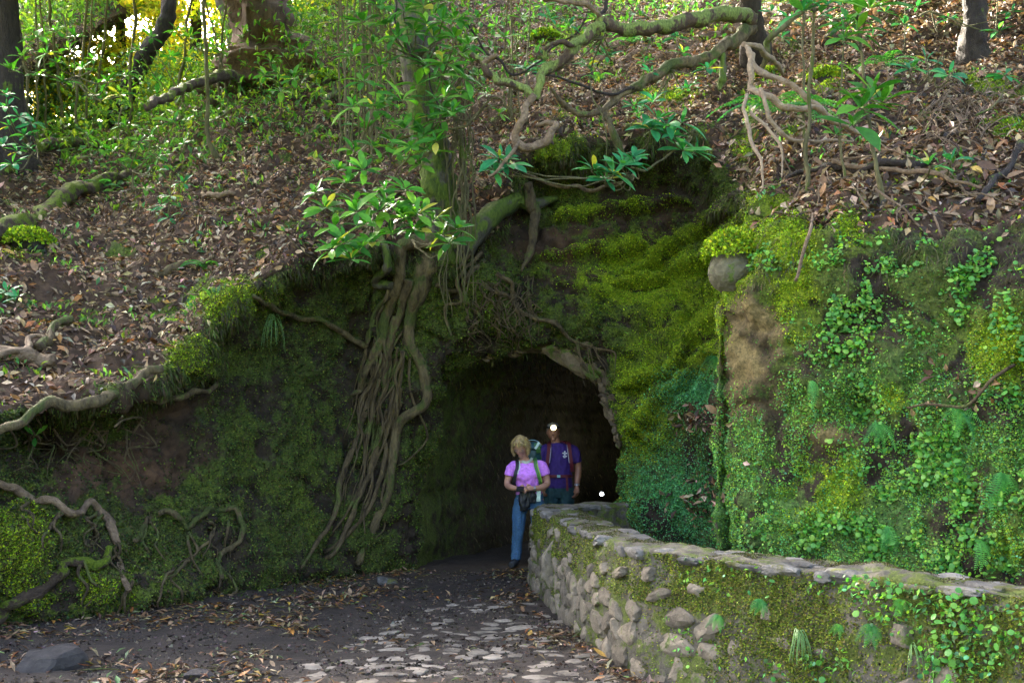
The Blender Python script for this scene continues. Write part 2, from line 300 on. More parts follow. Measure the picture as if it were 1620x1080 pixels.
disp += inrec*face*np.where(led > 0, led*.12, led*.10)
crk = sst(.10, .0, np.abs(noise(p*np.array((1, 1, .75))+p[:, 2:]*np.array((.35, 0, 0)), 1.35, 2, 14)))
disp -= face*crk*.09*np.where(c < 11, 1, .6)
disp = disp*np.where(c > 18.3, 1-.38*face, 1)
edge = .35+sst(0, .3, t)+(c < 9)+(c > 16)       # keep the arch edge where the tunnel joins
G2 = (p+N0.reshape(-1, 3)*(disp*np.clip(edge, 0, 1))[:, None]).reshape(G.shape)
N = gnormals(G2); N = -N if FLIP else N
P = G2.reshape(-1, 3); NN = N.reshape(-1, 3); gx, gy = PX(P)
# material zones
BR = [(1050, 150, 60, 12, .9), (900, 55, 50, 22, .9), (1305, 125, 28, 25, .8), (1180, 240, 30, 25, .6), (880, 240, 60, 20, .6), (1600, 200, 40, 15, .7), (1560, 130, 40, 12, .6), (1050, 440, 130, 60, .95), (1110, 530, 60, 60, .9), (1000, 600, 35, 60, .7), (1015, 690, 45, 45, .9), (980, 440, 90, 40, .5), (1165, 385, 45, 35, 1.), (1250, 380, 40, 45, 1.), (1255, 480, 35, 60, .9), (1330, 780, 45, 40, .9), (1300, 720, 60, 50, .5), (1030, 580, 40, 40, .5), (1250, 800, 60, 50, .4),
      (1590, 560, 60, 60, .9), (1590, 860, 40, 60, .5), (390, 465, 50, 28, .9), (310, 560, 55, 34, .7), (350, 490, 30, 25, .8), (30, 850, 60, 60, .6), (40, 950, 60, 50, .4), (200, 930, 150, 40, .4), (1340, 360, 30, 40, .6), (1410, 630, 30, 30, .7), (420, 340, 0.1, .1, 0), (930, 330, 60, 30, .25), (1200, 330, 40, 40, .4), (160, 220, 15, 20, .8), (40, 390, 40, 25, .7), (290, 800, 60, 60, .15), (470, 760, 90, 90, .15), (760, 480, 60, 50, .2), (990, 800, 20, 50, .5)]
TE = [(1100, 620, 50, 25, .9), (1070, 790, 60, 70, .7), (1010, 780, 25, 60, .3), (1200, 800, 90, 70, .3), (1430, 820, 220, 90, .3), (1420, 600, 90, 40, .3), (1180, 640, 40, 30, .1), (1560, 700, 60, 60, .4)]
BN = [(1195, 590, 55, 85, .6), (1200, 500, 45, 50, .6), (1310, 690, 40, 22, .9), (1180, 560, 40, 80, .5), (1350, 560, 60, 30, .25), (1545, 790, 14, 60, .5)]
RD = [(200, 740, 110, 45, 1.), (250, 650, 80, 30, .5), (890, 400, 80, 35, .6), (940, 420, 60, 40, .2), (1080, 650, 60, 20, .5), (1000, 350, 150, 40, .3)]
nz1 = noise(P, 1.7, 3, 11); nz2 = noise(P, 4.5, 3, 12)
br = np.clip((blobs(gx, gy, BR)+.7*np.clip(led, 0, 1)*inrec)*(1+1.2*nz2)+.25*nz1, 0, 1)*np.where(P[:, 1] > 16, .6, 1)
te = np.clip(blobs(gx, gy, TE)*(1+1.5*nz1), 0, .9)*face
bn = np.clip(blobs(gx, gy, BN)*(1+1.5*nz2), 0, 1)*face; rd = np.clip(blobs(gx, gy, RD)*(1+1.5*nz2), 0, 1)
mossf = face*(.60+.75*nz1-.9*bn-.75*rd-.35*crk)+.5*br+.4*te
mosss = slope*(.02+.85*sst(.28, .5, nz1+.5*nz2)+br*.9)
moss = np.clip(mossf+mosss, 0, 1)
zone = np.stack([moss, br, te], 1); soil = np.stack([np.clip(rd+slope*.5, 0, 1), bn, 0*bn], 1)
litterw = np.clip(slope*(1-sst(.35, .9, moss)), 0, 1)*(.6+.4*sst(-.35, .1, noise(P, 1.9, 3, 33)))*(.55+.45*sst(-.35, .1, noise(P, 5.5, 2, 34)))
# one mesh per bank, split along columns
idx = np.arange(ns*nr).reshape(ns, nr)
quads = np.stack([idx[:-1, :-1], idx[1:, :-1], idx[1:, 1:], idx[:-1, 1:]], -1)
if FLIP: quads = quads[..., ::-1]
qc = (colt[:-1]+colt[1:])/2
BANK = {}
for nm, lo, hi in (('left_bank', -1, 8), ('rock_face', 8, 18), ('right_bank', 18, 99)):
    sel = (qc > lo) & (qc <= hi); Q = quads[sel].reshape(-1, 4)
    u, inv = np.unique(Q, return_inverse=True)
    me = mesh(nm, P[u], inv.reshape(-1, 4), M['terrain'], cols={'zone': zone[u], 'soil': soil[u]})
    BANK[nm] = ob(nm, me, kind='structure')
QA = quads.reshape(-1, 4)
BV = BVHTree.FromPolygons([tuple(v) for v in P.tolist()], QA.tolist())
def hit(px, py, off=0.):
    d = Vector(W(px, py, 1.)-np.array((0, 0, EYE)))
    co, n, i, dist = BV.ray_cast(Vector((0, 0, EYE)), d.normalized())
    if co is None: return None, None
    if n.y > 0 and n.z < .3: n = -n
    return np.array(co)+np.array(n)*off, np.array(n)
def S(px, py, off=0.):
    co, n = hit(px, py, off)
    return co if co is not None else W(px, py, 14)

# ------------------------------------------------------------ ground, path, tunnel
def ground_mat():
    m, t, bs = newmat('trodden_dark_earth'); b = NB(t); pos = b.n('ShaderNodeNewGeometry').outputs['Position']
    n1 = b.noise(pos, 6, 8, .7); n2 = b.noise(pos, 60, 5, .7); n3 = b.noise(pos, 1.6, 4, .6)
    c = b.ramp(n1, [(.3, (.012, .009, .006)), (.7, (.042, .031, .022))])
    c = b.mix(b.ramp(n3, [(.45, 0.), (.7, .7)]), c, b.ramp(n2, [(.3, (.018, .013, .009)), (.7, (.085, .062, .044))]))
    b.l(c, bs.inputs['Base Color']); bs.inputs['Roughness'].default_value = .75; bs.inputs['Specular IOR Level'].default_value = .4
    b.bump(b.math('ADD', n1, b.math('MULTIPLY', n2, .35)), .8, .03, bs); return m
M['ground'] = ground_mat()
def gz(x, y):
    p = np.stack([x, y, 0*x], -1).reshape(-1, 3)
    z = .05*noise(p, .9, 2, 21)+.02*noise(p, 4, 3, 22)+.01*noise(p, 14, 2, 23)
    z = z.reshape(np.shape(x))
    return z+.10*sst(-1.2, -3.2, x)*sst(13, 9, y)
xs = np.linspace(-7, 6, 330); ys = np.concatenate([np.linspace(2.5, 13, 300), np.linspace(13.1, 24, 90)])
XX, YY = np.meshgrid(xs, ys, indexing='ij'); ZZ = gz(XX, YY)
gi = np.arange(XX.size).reshape(XX.shape)
gq = np.stack([gi[:-1, :-1], gi[1:, :-1], gi[1:, 1:], gi[:-1, 1:]], -1).reshape(-1, 4)
path = ob('path', mesh('path', np.stack([XX, YY, ZZ], -1).reshape(-1, 3), gq, M['ground']), kind='structure')
g0 = np.array([(-150, -150, -.15), (150, -150, -.15), (150, 150, -.15), (-150, 150, -.15)])
ob('ground', mesh('ground', g0, np.array([[0, 1, 2, 3]]), M['ground']), kind='structure')
# unseen slope added behind the camera to block the low sky
hx, hy = np.meshgrid(np.linspace(-70, 70, 60), np.linspace(-14, -70, 30), indexing='ij')
hz = (-hy-14)*.22+1.2*noise(np.stack([hx, hy, 0*hx], -1), .25, 3, 31).reshape(hx.shape)
hi_ = np.arange(hx.size).reshape(hx.shape); hq = np.stack([hi_[:-1, :-1], hi_[:-1, 1:], hi_[1:, 1:], hi_[1:, :-1]], -1).reshape(-1, 4)
hv = np.stack([hx, hy, hz-.2], -1).reshape(-1, 3)
ob('sky_block_slope', mesh('sky_block_slope', hv, hq, M['terrain'], cols={'zone': np.tile([.9, .2, 0.], (len(hv), 1)), 'soil': np.zeros((len(hv), 3))}), kind='structure')
# tunnel: swept arch, bending right
i0 = int(np.where(colt >= 9)[0][0]); i1 = int(np.where(colt >= 17)[0][0])
arch = G2[i0:i1+1, 0]; arch = arch[::1]; arch = arch.copy(); arch[0, 2] = -.1; arch[-1, 2] = -.1
secs = np.array([(0, 0, 1, 0), (.12, .5, 1.03, -12), (.5, 1.5, 1.04, -22), (1.3, 3.3, 1.04, -24), (2.2, 5.2, 1.03, -28), (3.6, 6.8, 1.0, -60), (6.5, 8.2, 1.0, -80), (12, 9, 1, -85)])
secf = catmull(secs, [14, 24, 34, 34, 24, 16, 10], .5)
cen = np.array(((arch[0, 0]+arch[-1, 0])/2, 12.35, 0))
TV = []
for dx, dy, sc, rot in secf:
    q = (arch-cen)*np.array((sc, 1, sc)); r = math.radians(rot*min(1, dy/1.5))
    x = q[:, 0]*math.cos(r)-q[:, 1]*math.sin(r); y = q[:, 0]*math.sin(r)*.35+q[:, 1]*math.cos(r)
    TV.append(np.stack([x+cen[0]+dx, y+cen[1]+dy, q[:, 2]], -1))
TV = np.array(TV); kk, ll = TV.shape[:2]
Tn = gnormals(TV); tc = TV.mean(axis=1, keepdims=True)
if ((tc-TV)*Tn).sum() < 0: Tn = -Tn
td = (.14*noise(TV.reshape(-1, 3), 1.3, 3, 41)+.05*noise(TV.reshape(-1, 3)*np.array((2.5, 2.5, 1)), 4, 3, 42)).reshape(kk, ll)
td *= np.clip(np.arange(kk)/8, 0, 1)[:, None]; TV = TV+Tn*td[..., None]
ti = np.arange(kk*ll).reshape(kk, ll); tq = np.stack([ti[:-1, :-1], ti[1:, :-1], ti[1:, 1:], ti[:-1, 1:]], -1).reshape(-1, 4)
TP = TV.reshape(-1, 3)
tz = np.zeros((len(TP), 3)); fade = np.clip(1-(TP[:, 1]-12.4)/3.0, 0, 1)
tz[:, 0] = .3+.5*fade; tz[:, 1] = .12*fade
ts = np.zeros((len(TP), 3)); ts[:, 1] = .25*(1-fade); ts[:, 0] = .0
tunnel = ob('tunnel', mesh('tunnel', TP, tq, M['terrain'], cols={'zone': tz, 'soil': ts}), kind='structure')
tend = TV[-1]; tunnel_end = None

# ------------------------------------------------------------ scatter tools
def frames(dirs, nrm):
    """orthonormal frames: x = side, y = leaf direction, z = normal"""
    y = dirs/(np.linalg.norm(dirs, axis=1, keepdims=True)+1e-9)
    x = np.cross(y, nrm); x /= np.linalg.norm(x, axis=1, keepdims=True)+1e-9
    z = np.cross(x, y); return np.stack([x, y, z], -1)
LEAF4 = (np.array([(0, 0, 0), (-.5, .5, .12), (.5, .5, .12), (0, .55, 0), (0, 1, -.06)]), np.array([(0, 3, 1), (0, 2, 3), (1, 3, 4), (3, 2, 4)]))
LEAF2 = (np.array([(0, 0, 0), (-.5, .5, .1), (.5, .5, .1), (0, 1, 0)]), np.array([(0, 2, 1), (1, 2, 3)]))
_a = np.linspace(.3, 2*math.pi+.3, 8)[:-1]
ROUND = (np.concatenate([[(0, .5, .07)], np.stack([.52*np.cos(_a), .5+.5*np.sin(_a), 0*_a], -1)]), np.array([(0, 1+i, 1+(i+1) % 7) for i in range(7)]))
def cloud(name, tpl, pos, R, size, aspect, tint, mat, parent=None, kind='stuff'):
    tv, tf = tpl; n = len(pos); k = len(tv)
    sz = np.stack([size*aspect, size, size], -1)
    L = tv[None]*sz[:, None, :]
    V = np.einsum('nij,nkj->nki', R, L)+pos[:, None, :]
    Fc = (tf[None]+np.arange(n)[:, None, None]*k).reshape(-1, tf.shape[1])
    C = np.repeat(tint, k, axis=0)
    return ob(name, mesh(name, V.reshape(-1, 3), Fc, mat, smooth=False, cols={'tint': C}), parent, kind=kind)
def palette(n, cols, jitter=.25):
    cols = np.array(cols); i = RS.integers(0, len(cols), n); c = cols[i]*(1+jitter*RS.normal(size=(n, 1)))
    return np.clip(c*(1+.1*RS.normal(size=(n, 3))), .002, .9)
qa = QA; QP = P[qa]; qarea = np.linalg.norm(np.cross(QP[:, 2]-QP[:, 0], QP[:, 3]-QP[:, 1]), axis=1)*.5
qx, qy = PX(QP.mean(1)); qd = QP.mean(1)[:, 1]
inframe = ((qx > -170) & (qx < 1790) & (qy > -120) & (qy < 1130)).astype(float)
qN = NN[qa].mean(1)
facing = ((QP.mean(1)-np.array((0, 0, EYE)))*qN).sum(1) < .3*qd*.5
inframe *= np.where((qd > 8) & (qd < 11.5) & (qx > 1080) & (qx < 1250), 1, facing)
qcol = CTT.ravel()[qa].mean(1)
def scat(wv, n, lod=None):
    """n random points on the terrain, wv = per-vertex weight"""
    w_ = wv[qa].mean(1)*qarea*inframe
    if lod is not None: w_ = w_*lod(qd)
    cs = np.cumsum(w_); r = np.searchsorted(cs, RS.random(n)*cs[-1]); r = np.minimum(r, len(qa)-1)
    u, v = RS.random(n), RS.random(n); q = QP[r]
    pos = q[:, 0]*((1-u)*(1-v))[:, None]+q[:, 1]*(u*(1-v))[:, None]+q[:, 2]*(u*v)[:, None]+q[:, 3]*((1-u)*v)[:, None]
    return pos, qN[r], r
def rnd(n): v = RS.normal(size=(n, 3)); return v/np.linalg.norm(v, axis=1, keepdims=True)
DEAD = [(.09, .05, .028), (.18, .115, .06), (.13, .08, .042), (.33, .24, .14), (.06, .035, .02), (.16, .095, .05), (.27, .18, .105), (.37, .27, .165), (.46, .36, .24), (.11, .06, .03), (.30, .15, .05), (.22, .15, .09), (.035, .022, .014), (.30, .22, .14), (.50, .43, .32)]
DEAD = [tuple(.74*q*f for q, f in zip(c_, (1.02, .98, .86))) for c_ in DEAD]+[(.03, .02, .012), (.045, .03, .018)]
gxw, gyw = PX(P)
def litter_pts(n, wv, lod=None, tilt=.65, lift=.03):
    pos, nn, r = scat(wv, n, lod); d = rnd(n); nrm = nn+tilt*rnd(n); d = d-nrm*(d*nrm).sum(1, keepdims=True)/(nrm*nrm).sum(1, keepdims=True)
    return pos+nn*(RS.random((n, 1))*lift+.004), frames(d, nrm), r
pocket = blobs(gxw, gyw, [(1105, 665, 30, 16, 1), (1110, 790, 28, 36, 1), (1300, 240, 1, 1, 0), (1480, 600, 50, 30, .25), (1560, 640, 50, 30, .2)])*(P[:, 1] < 13)*(gxw < 1700)
lw = litterw+face*np.clip(pocket, 0, 1)*np.where((gxw > 1140) & (P[:, 1] > 9), 0, 1)
for nm, lo, hi, n in (('left_bank', -1, 8, 100000), ('rock_face', 8, 18, 38000), ('right_bank', 18, 99, 60000)):
    cm = ((CTT.ravel() > lo) & (CTT.ravel() <= hi)).astype(float)
    p_, R_, r_ = litter_pts(n, lw*cm, lambda d: np.where(d > 16, .5, 1.)*np.where(d > 24, .2, 1.))
    sz = .035+.10*RS.random(n)**1.5; cloud('leaf_litter', LEAF4, p_, R_, sz, RS.uniform(.3, .55, n), palette(n, DEAD), M['litter'], BANK[nm])
def leaf_mesh(name, L, wd, mat, curl=.1, segs=5, shape=None):
    V, Fc = [], []
    for i in range(segs+1):
        t_ = i/segs; wv = wd*(shape(t_) if shape else math.sin(math.pi*min(1, t_**.85))**.8) if 0 < i < segs else 0.
        y = L*t_; z = -curl*L*t_*t_
        V += [(-wv, y, z+.3*wv), (0, y, z), (wv, y, z+.3*wv)]
    for i in range(segs):
        a_ = i*3; Fc += [(a_, a_+1, a_+4, a_+3), (a_+1, a_+2, a_+5, a_+4)]
    return mesh(name, np.array(V), Fc, mat)
def mat4(p_, R_, s): m_ = Matrix.Identity(4); A = (R_*s); m_ = Matrix([(*A[0], p_[0]), (*A[1], p_[1]), (*A[2], p_[2]), (0, 0, 0, 1)]); return m_
DL = [leaf_mesh('fallen_leaf', 1, w_, M['deadobj'], c_, 4) for w_, c_ in ((.21, .25), (.26, -.3), (.18, .45), (.23, -.1))]
def leafobjs(name, n, wv, meshes, parent, smin, smax, tilt=.5, lift=.035, pick=None):
    pos, R_, r = litter_pts(n, wv, lambda d: 1/d**3, tilt, lift)
    for i in range(n):
        o = bpy.data.objects.new(name, random.choice(meshes)); COL.objects.link(o); o.parent = parent
        o.matrix_basis = mat4(pos[i], R_[i], random.uniform(smin, smax))
inpx = ((gxw > 5) & (gxw < 1615) & (gyw > 5) & (gyw < 1075)).astype(float)
cl = CTT.ravel()
leafobjs('fallen_leaf', 290, lw*inpx*(cl > 18.6), DL, BANK['right_bank'], .09, .17)
leafobjs('fallen_leaf', 290, lw*inpx*(cl < 8)*(P[:, 1] < 13), DL, BANK['left_bank'], .09, .15)
leafobjs('fallen_leaf', 160, lw*inpx*(cl > 9)*(cl < 18), DL, BANK['rock_face'], .09, .14)

# moss tufts, liverwort and small leaves on the faces
def tufts(nm, n, wv, smin, smax, cols, parent, tpl=LEAF2, out=.9, asp=(.4, .8), droop=-.3, lift=0., lod=None, mat='mossleaf', tiltn=.6):
    pos, nn, r = scat(wv, n, lod or (lambda d: 1/np.maximum(d, 5)**1.5))
    d = nn*out+rnd(n)*.8+np.array((0, 0, droop)); nrm = nn*.5+np.array((0, -.5, .6))+tiltn*rnd(n)
    sz = RS.uniform(smin, smax, n)
    return cloud(nm, tpl, pos+nn*lift-nn*.004, frames(d, nrm), sz, RS.uniform(*asp, n), palette(n, cols, .3), M[mat], parent)
fv = face*inpx*0+face
isL, isF, isR = (cl < 8).astype(float), ((cl >= 8) & (cl <= 18)).astype(float), (cl > 18).astype(float)
MD = [(.022, .036, .008), (.042, .066, .012), (.075, .11, .018), (.03, .058, .016), (.12, .15, .024), (.065, .055, .02), (.05, .04, .018)]
MBR = [(.13, .22, .006), (.22, .32, .01), (.32, .40, .015), (.08, .15, .008)]
MT = [(.04, .17, .06), (.08, .28, .11), (.13, .38, .15), (.09, .27, .07)]
MG = [(.055, .16, .028), (.10, .26, .038), (.17, .35, .05), (.12, .32, .09), (.24, .40, .06)]
mv = np.clip(moss, 0, 1)
tufts('moss', 90000, face*isL*mv**1.5*(1-br), .018, .035, MD, BANK['left_bank'])
tufts('moss', 55000, isL*mv*sst(.3, .75, br), .016, .034, MBR+MD[4:], BANK['left_bank'])
tufts('moss', 60000, face*isF*mv**1.5*(1-br)*(1-te), .018, .035, MD+MBR[3:], BANK['rock_face'])
tufts('moss', 70000, isF*mv*sst(.15, .8, br), .014, .028, MBR, BANK['rock_face'])
tufts('moss', 30000, isF*te, .018, .032, MT, BANK['rock_face'])
greenR = isR*face*sst(430, 760, gyw)
tufts('moss', 60000, isR*mv*sst(.2, .7, br), .011, .023, MBR, BANK['right_bank'])
tufts('moss', 45000, isR*face*mv*(1-br), .010, .024, MD+MG[:2], BANK['right_bank'])
tufts('liverwort', 110000, greenR*(1-bn)*(1-.6*br)*sst(-.25, .2, nz2+.4*nz1), .010, .024, MG+MG+[(.16, .30, .03), (.22, .33, .03)]+MT[1:3], BANK['right_bank'], asp=(.6, 1.))
tufts('moss_slope', 24000, slope*mv*isL, .02, .045, MBR+MD[1:], BANK['left_bank'])
tufts('moss_slope', 18000, slope*mv*isR, .02, .045, MBR+MD[1:], BANK['right_bank'])
tufts('moss_slope', 12000, slope*mv*isF, .02, .05, MBR+MD[1:], BANK['rock_face'])
frg = lipb*np.where(t < liprow+.1, 1, 0)*sst(-.15, .2, noise(P, 2.2, 2, 66))
for nm_, w_, n_ in (('rock_face', isF, 7500), ('left_bank', isL, 7500), ('right_bank', isR, 1800)):
    pos, nn, r = scat(frg*w_, n_); dd = nn*.55+np.array((0, 0, -1.))+.35*rnd(n_)
    cloud('hanging_moss', LEAF2, pos, frames(dd, nn+.5*rnd(n_)), RS.uniform(.03, .13, n_), RS.uniform(.05, .13, n_), palette(n_, MD[1:3]+[(.05, .04, .02), (.08, .065, .03), (.05, .06, .015)]), M['mossleaf'], BANK[nm_])
MGd = [tuple(.62*q for q in c_) for c_ in MG]
# herbs dotted through the litter
tufts('seedlings', 8000, slope*isL*sst(.0, .3, noise(P, 1.2, 2, 61)), .05, .11, MGd+[(.04, .12, .06)], BANK['left_bank'], tpl=LEAF4, out=.9, asp=(.3, .45), droop=.1, lift=.05, mat='foliage')
tufts('seedlings', 1300, slope*isR*sst(.1, .4, noise(P, 1.2, 2, 62)), .04, .09, MGd[:3]+MT, BANK['right_bank'], tpl=LEAF4, out=.9, asp=(.3, .45), droop=.1, lift=.03, mat='foliage')
tufts('seedlings', 1500, slope*isF*sst(.0, .3, noise(P, 1.2, 2, 63)), .05, .11, MGd[:3], BANK['rock_face'], tpl=LEAF4, out=.9, asp=(.3, .45), droop=.1, lift=.05, mat='foliage')
# round pennywort leaves
RP = blobs(gxw, gyw, [(1400, 440, 70, 50, 1.), (1330, 480, 50, 60, .6), (1520, 440, 80, 50, .9), (1350, 540, 60, 30, .5), (1540, 540, 60, 50, .4), (1500, 720, 60, 50, .9), (1480, 800, 120, 60, 1.), (1350, 850, 60, 30, .9), (1480, 870, 120, 30, 1.), (1210, 420, 30, 20, .6), (1600, 600, 40, 60, .6), (1350, 640, 50, 40, .3), (1240, 850, 50, 30, .3)])*isR*(P[:, 1] < 9.5)
RP = RP*sst(-.12, .2, noise(P, 3.4, 2, 71))**1.5
RG = [(.05, .19, .035), (.09, .28, .05), (.14, .34, .05), (.2, .36, .05)]
tufts('round_leaves', 5200, RP, .014, .034, RG, BANK['right_bank'], tpl=ROUND, out=.5, asp=(.9, 1.1), droop=-.2, lift=.03, mat='foliage', tiltn=.35)
rm = mesh('round_leaf', ROUND[0]*np.array((1, 1, 1)), ROUND[1], M['roundobj'])
pos, nn, r = scat(RP, 290, lambda d: 1/d**2)
dd = nn*.5+rnd(290)*.8+np.array((0, 0, -.3)); fr = frames(dd, nn*.5+np.array((0, -.5, .6))+.35*rnd(290))
for i in range(290):
    o = bpy.data.objects.new('round_leaf', rm); COL.objects.link(o); o.parent = BANK['right_bank']; o.matrix_basis = mat4(pos[i]+nn[i]*.05, fr[i], random.uniform(.03, .046))
# roots hanging from the tunnel walls
TQ = TP[tq]; ta = np.linalg.norm(np.cross(TQ[:, 2]-TQ[:, 0], TQ[:, 3]-TQ[:, 1]), axis=1)*(TQ[:, :, 1].mean(1) > 12.6); cs = np.cumsum(ta)
n = 26000; r = np.searchsorted(cs, RS.random(n)*cs[-1]); tp = TQ[r].mean(1)+RS.normal(size=(n, 3))*.02; tn = Tn.reshape(-1, 3)[tq[r][:, 0]]
dd = tn*.35+np.array((0, 0, -1.))+.35*rnd(n)
fd = np.clip(1-(tp[:, 1]-12.4)/2.5, 0, 1)[:, None]
tcx = palette(n, [(.09, .07, .04), (.04, .03, .018), (.16, .12, .07)])*(1-fd)+palette(n, MD+[(.06, .07, .02)])*fd
cloud('hanging_rootlets', LEAF2, tp, frames(dd, tn+.3*rnd(n)), RS.uniform(.05, .13, n), np.full(n, .16), tcx, M['mossleaf'], tunnel)

# ------------------------------------------------------------ tubes
def tube_geo(pts, rad, sides=8, sub=5, wob=.12, seed=0, name_=''):
    pts = np.asarray(pts, float); rad = np.asarray(rad if hasattr(rad, '__len__') else [rad]*len(pts), float)
    if len(rad) != len(pts): rad = np.interp(np.linspace(0, 1, len(pts)), np.linspace(0, 1, len(rad)), rad)
    C = catmull(np.concatenate([pts, rad[:, None]], 1), sub, .5); c_, r_ = C[:, :3], np.maximum(C[:, 3], .0015)
    c_ = c_+np.stack([noise(c_, 2.8, 2, seed+s) for s in (1, 2, 3)], 1)*wob*np.minimum(r_*2.2, .06)[:, None]*6
    c_ = c_+np.stack([noise(c_, 9, 2, seed+s) for s in (4, 5, 6)], 1)*min(1, wob*4)*np.minimum(r_*.55, .02)[:, None]
    r_ = r_*(1+(.3*noise(c_, 5, 2, seed+8) if r_.max() < .1 else .16*noise(c_, 2.2, 2, seed+8)))
    T = np.gradient(c_, axis=0); T /= np.linalg.norm(T, axis=1, keepdims=True)+1e-9
    u = np.cross(T[0], (0.31, .2, .93)); u /= np.linalg.norm(u)+1e-9; V = []
    for i in range(len(c_)):
        u = u-T[i]*u.dot(T[i]); u /= np.linalg.norm(u)+1e-9; v = np.cross(T[i], u)
        a_ = np.linspace(0, 2*math.pi, sides, endpoint=False)
        V.append(c_[i]+r_[i]*(np.cos(a_)[:, None]*u+np.sin(a_)[:, None]*v))
    V = np.array(V); n_ = len(c_)
    rr = noise(np.concatenate([np.tile(np.cos(a_), n_)[:, None]*1.3, np.tile(np.sin(a_), n_)[:, None]*1.3, (np.repeat(np.arange(n_), sides)*.10)[:, None]], 1), 1.6, 2, seed+9)
    rel = (.35*noise(V.reshape(-1, 3), 6, 3, seed+5)+.22*noise(V.reshape(-1, 3), 19, 2, seed+7))*(1 if r_.max() > .02 else .3)+.38*rr*(1 if r_.max() > .03 else .2)
    rel = 1+((rel*.4+.55*rr) if r_.max() > .45 else rel*(.4 if r_.max() > .25 else .75 if name_ == 'limb' else 1)).reshape(n_, sides)[..., None]
    V = c_[:, None]+(V-c_[:, None])*rel
    ii = np.arange(n_*sides).reshape(n_, sides); jj = np.roll(ii, -1, 1)
    Q = np.stack([ii[:-1], jj[:-1], jj[1:], ii[1:]], -1).reshape(-1, 4)
    V = V.reshape(-1, 3)
    V = np.concatenate([V, c_[:1], c_[-1:]]); a0, a1 = len(V)-2, len(V)-1
    caps = [(a0, jj[0, k], ii[0, k], ii[0, k]) for k in range(sides)]+[(a1, ii[-1, k], jj[-1, k], jj[-1, k]) for k in range(sides)]
    return V, Q, np.array([c[:3] for c in caps])
def tubes(name, L, mat, parent=None, sides=8, sub=5, wob=.12, kind=None):
    VV, FF, o_ = [], [], 0
    for k, (pts, rad) in enumerate(L):
        V, Q, C = tube_geo(pts, rad, sides, sub, wob, k*3+random.randint(0, 90), name); VV.append(V)
        FF += (Q+o_).tolist()+(C+o_).tolist(); o_ += len(V)
    return ob(name, mesh(name, np.concatenate(VV), FF, mat), parent, kind=kind)
def SP(L, off=.03): return [S(x, y, off) for x, y in L]      # lies on the surface seen there
def WP(L): return [W(*q) for q in L]

# ------------------------------------------------------------ the old tree over the portal
tree = thing('old_tree', 'large leaning mossy tree above the tunnel, its roots running down the left of the portal', 'tree', tuple(W(700, 385, 12.0)))
tubes('trunk', [(WP([(712, 420, 12.1), (702, 360, 12.0), (692, 290, 11.95), (676, 200, 12.0), (662, 100, 12.1), (648, 0, 12.2), (632, -130, 12.5), (600, -420, 13)]), [.24, .215, .2, .2, .2, .2, .19, .15])], M['bark'], tree, 16, 12, .05)
ROOTS = [
 ([(703, 380), (668, 440), (650, 490), (655, 540), (668, 590), (670, 630), (640, 662), (626, 710), (616, 770), (592, 830), (570, 880), (562, 893)], [.15, .13, .095, .085, .08, .075, .075, .07, .065, .06, .055, .04], 'rootmoss', .05),
 ([(700, 390), (640, 400), (628, 450), (620, 500), (600, 545), (583, 585), (575, 610), (556, 626)], [.13, .10, .085, .08, .065, .055, .045, .02], 'rootmoss', .09),
 ([(640, 440), (632, 500), (612, 570), (590, 615), (572, 670), (558, 720), (534, 770), (520, 830), (500, 862), (468, 900)], [.07, .06, .05, .05, .05, .045, .045, .035, .03, .012], 'root', .07),
 ([(625, 500), (618, 560), (612, 620), (606, 680), (590, 740), (568, 780), (556, 820), (530, 870), (516, 885)], [.05, .045, .045, .05, .045, .04, .04, .03, .02], 'root', .05),
 ([(640, 560), (626, 620), (612, 680), (610, 720), (598, 770), (575, 815), (545, 850), (510, 880)], [.035, .035, .035, .035, .035, .03, .03, .02], 'root', .06),
 ([(604, 415), (600, 440), (628, 455)], [.07, .07, .07], 'bark', .12),
 ([(598, 360), (602, 400), (600, 425)], [.05, .06, .06], 'bark', .12),
 ([(395, 470), (430, 480), (470, 500), (510, 505), (545, 535), (585, 553)], [.03, .04, .045, .04, .045, .03], 'rootmoss', .05),
 ([(655, 540), (650, 600), (660, 640), (672, 680), (668, 700), (640, 730), (625, 735)], [.02, .02, .018, .018, .015, .012, .005], 'root', .04),
 ([(585, 550), (592, 500), (600, 470), (612, 440)], [.03, .03, .03, .03], 'rootmoss', .11),
 ([(600, 600), (588, 650), (575, 710), (570, 760), (548, 810), (525, 850)], [.025, .025, .025, .022, .02, .01], 'root', .05),
 ([(620, 640), (618, 690), (612, 740), (600, 790), (608, 830), (590, 850)], [.022, .022, .02, .02, .015, .006], 'root', .05),
 ([(562, 700), (548, 740), (545, 780), (535, 800)], [.02, .018, .015, .006], 'root', .03),
 ([(735, 400), (765, 358), (800, 332), (845, 322), (870, 330)], [.13, .13, .12, .10, .05], 'bark', .16),
 ([(845, 285), (848, 330), (846, 365), (832, 400), (825, 452)], [.06, .09, .08, .06, .015], 'root', .3),
 ([(780, 440), (805, 455), (815, 490), (840, 508), (880, 512), (905, 530), (940, 552), (968, 560), (975, 580), (972, 600)], [.035, .035, .03, .03, .028, .025, .02, .016, .01, .004], 'root', .07),
 ([(750, 420), (775, 460), (800, 470), (820, 500), (850, 505)], [.03, .025, .025, .02, .012], 'root', .05),
 ([(830, 440), (835, 470), (850, 495), (880, 510)], [.022, .02, .02, .012], 'root', .08),
 ([(745, 400), (742, 440), (735, 470), (718, 490), (714, 530)], [.03, .028, .024, .02, .02], 'rootmoss', .14),
 ([(745, 330), (742, 400), (720, 470)], [.02, .018, .012], 'root', .2),
 ([(690, 450), (720, 455), (745, 440), (760, 410)], [.03, .035, .04, .04], 'rootmoss', .06)]
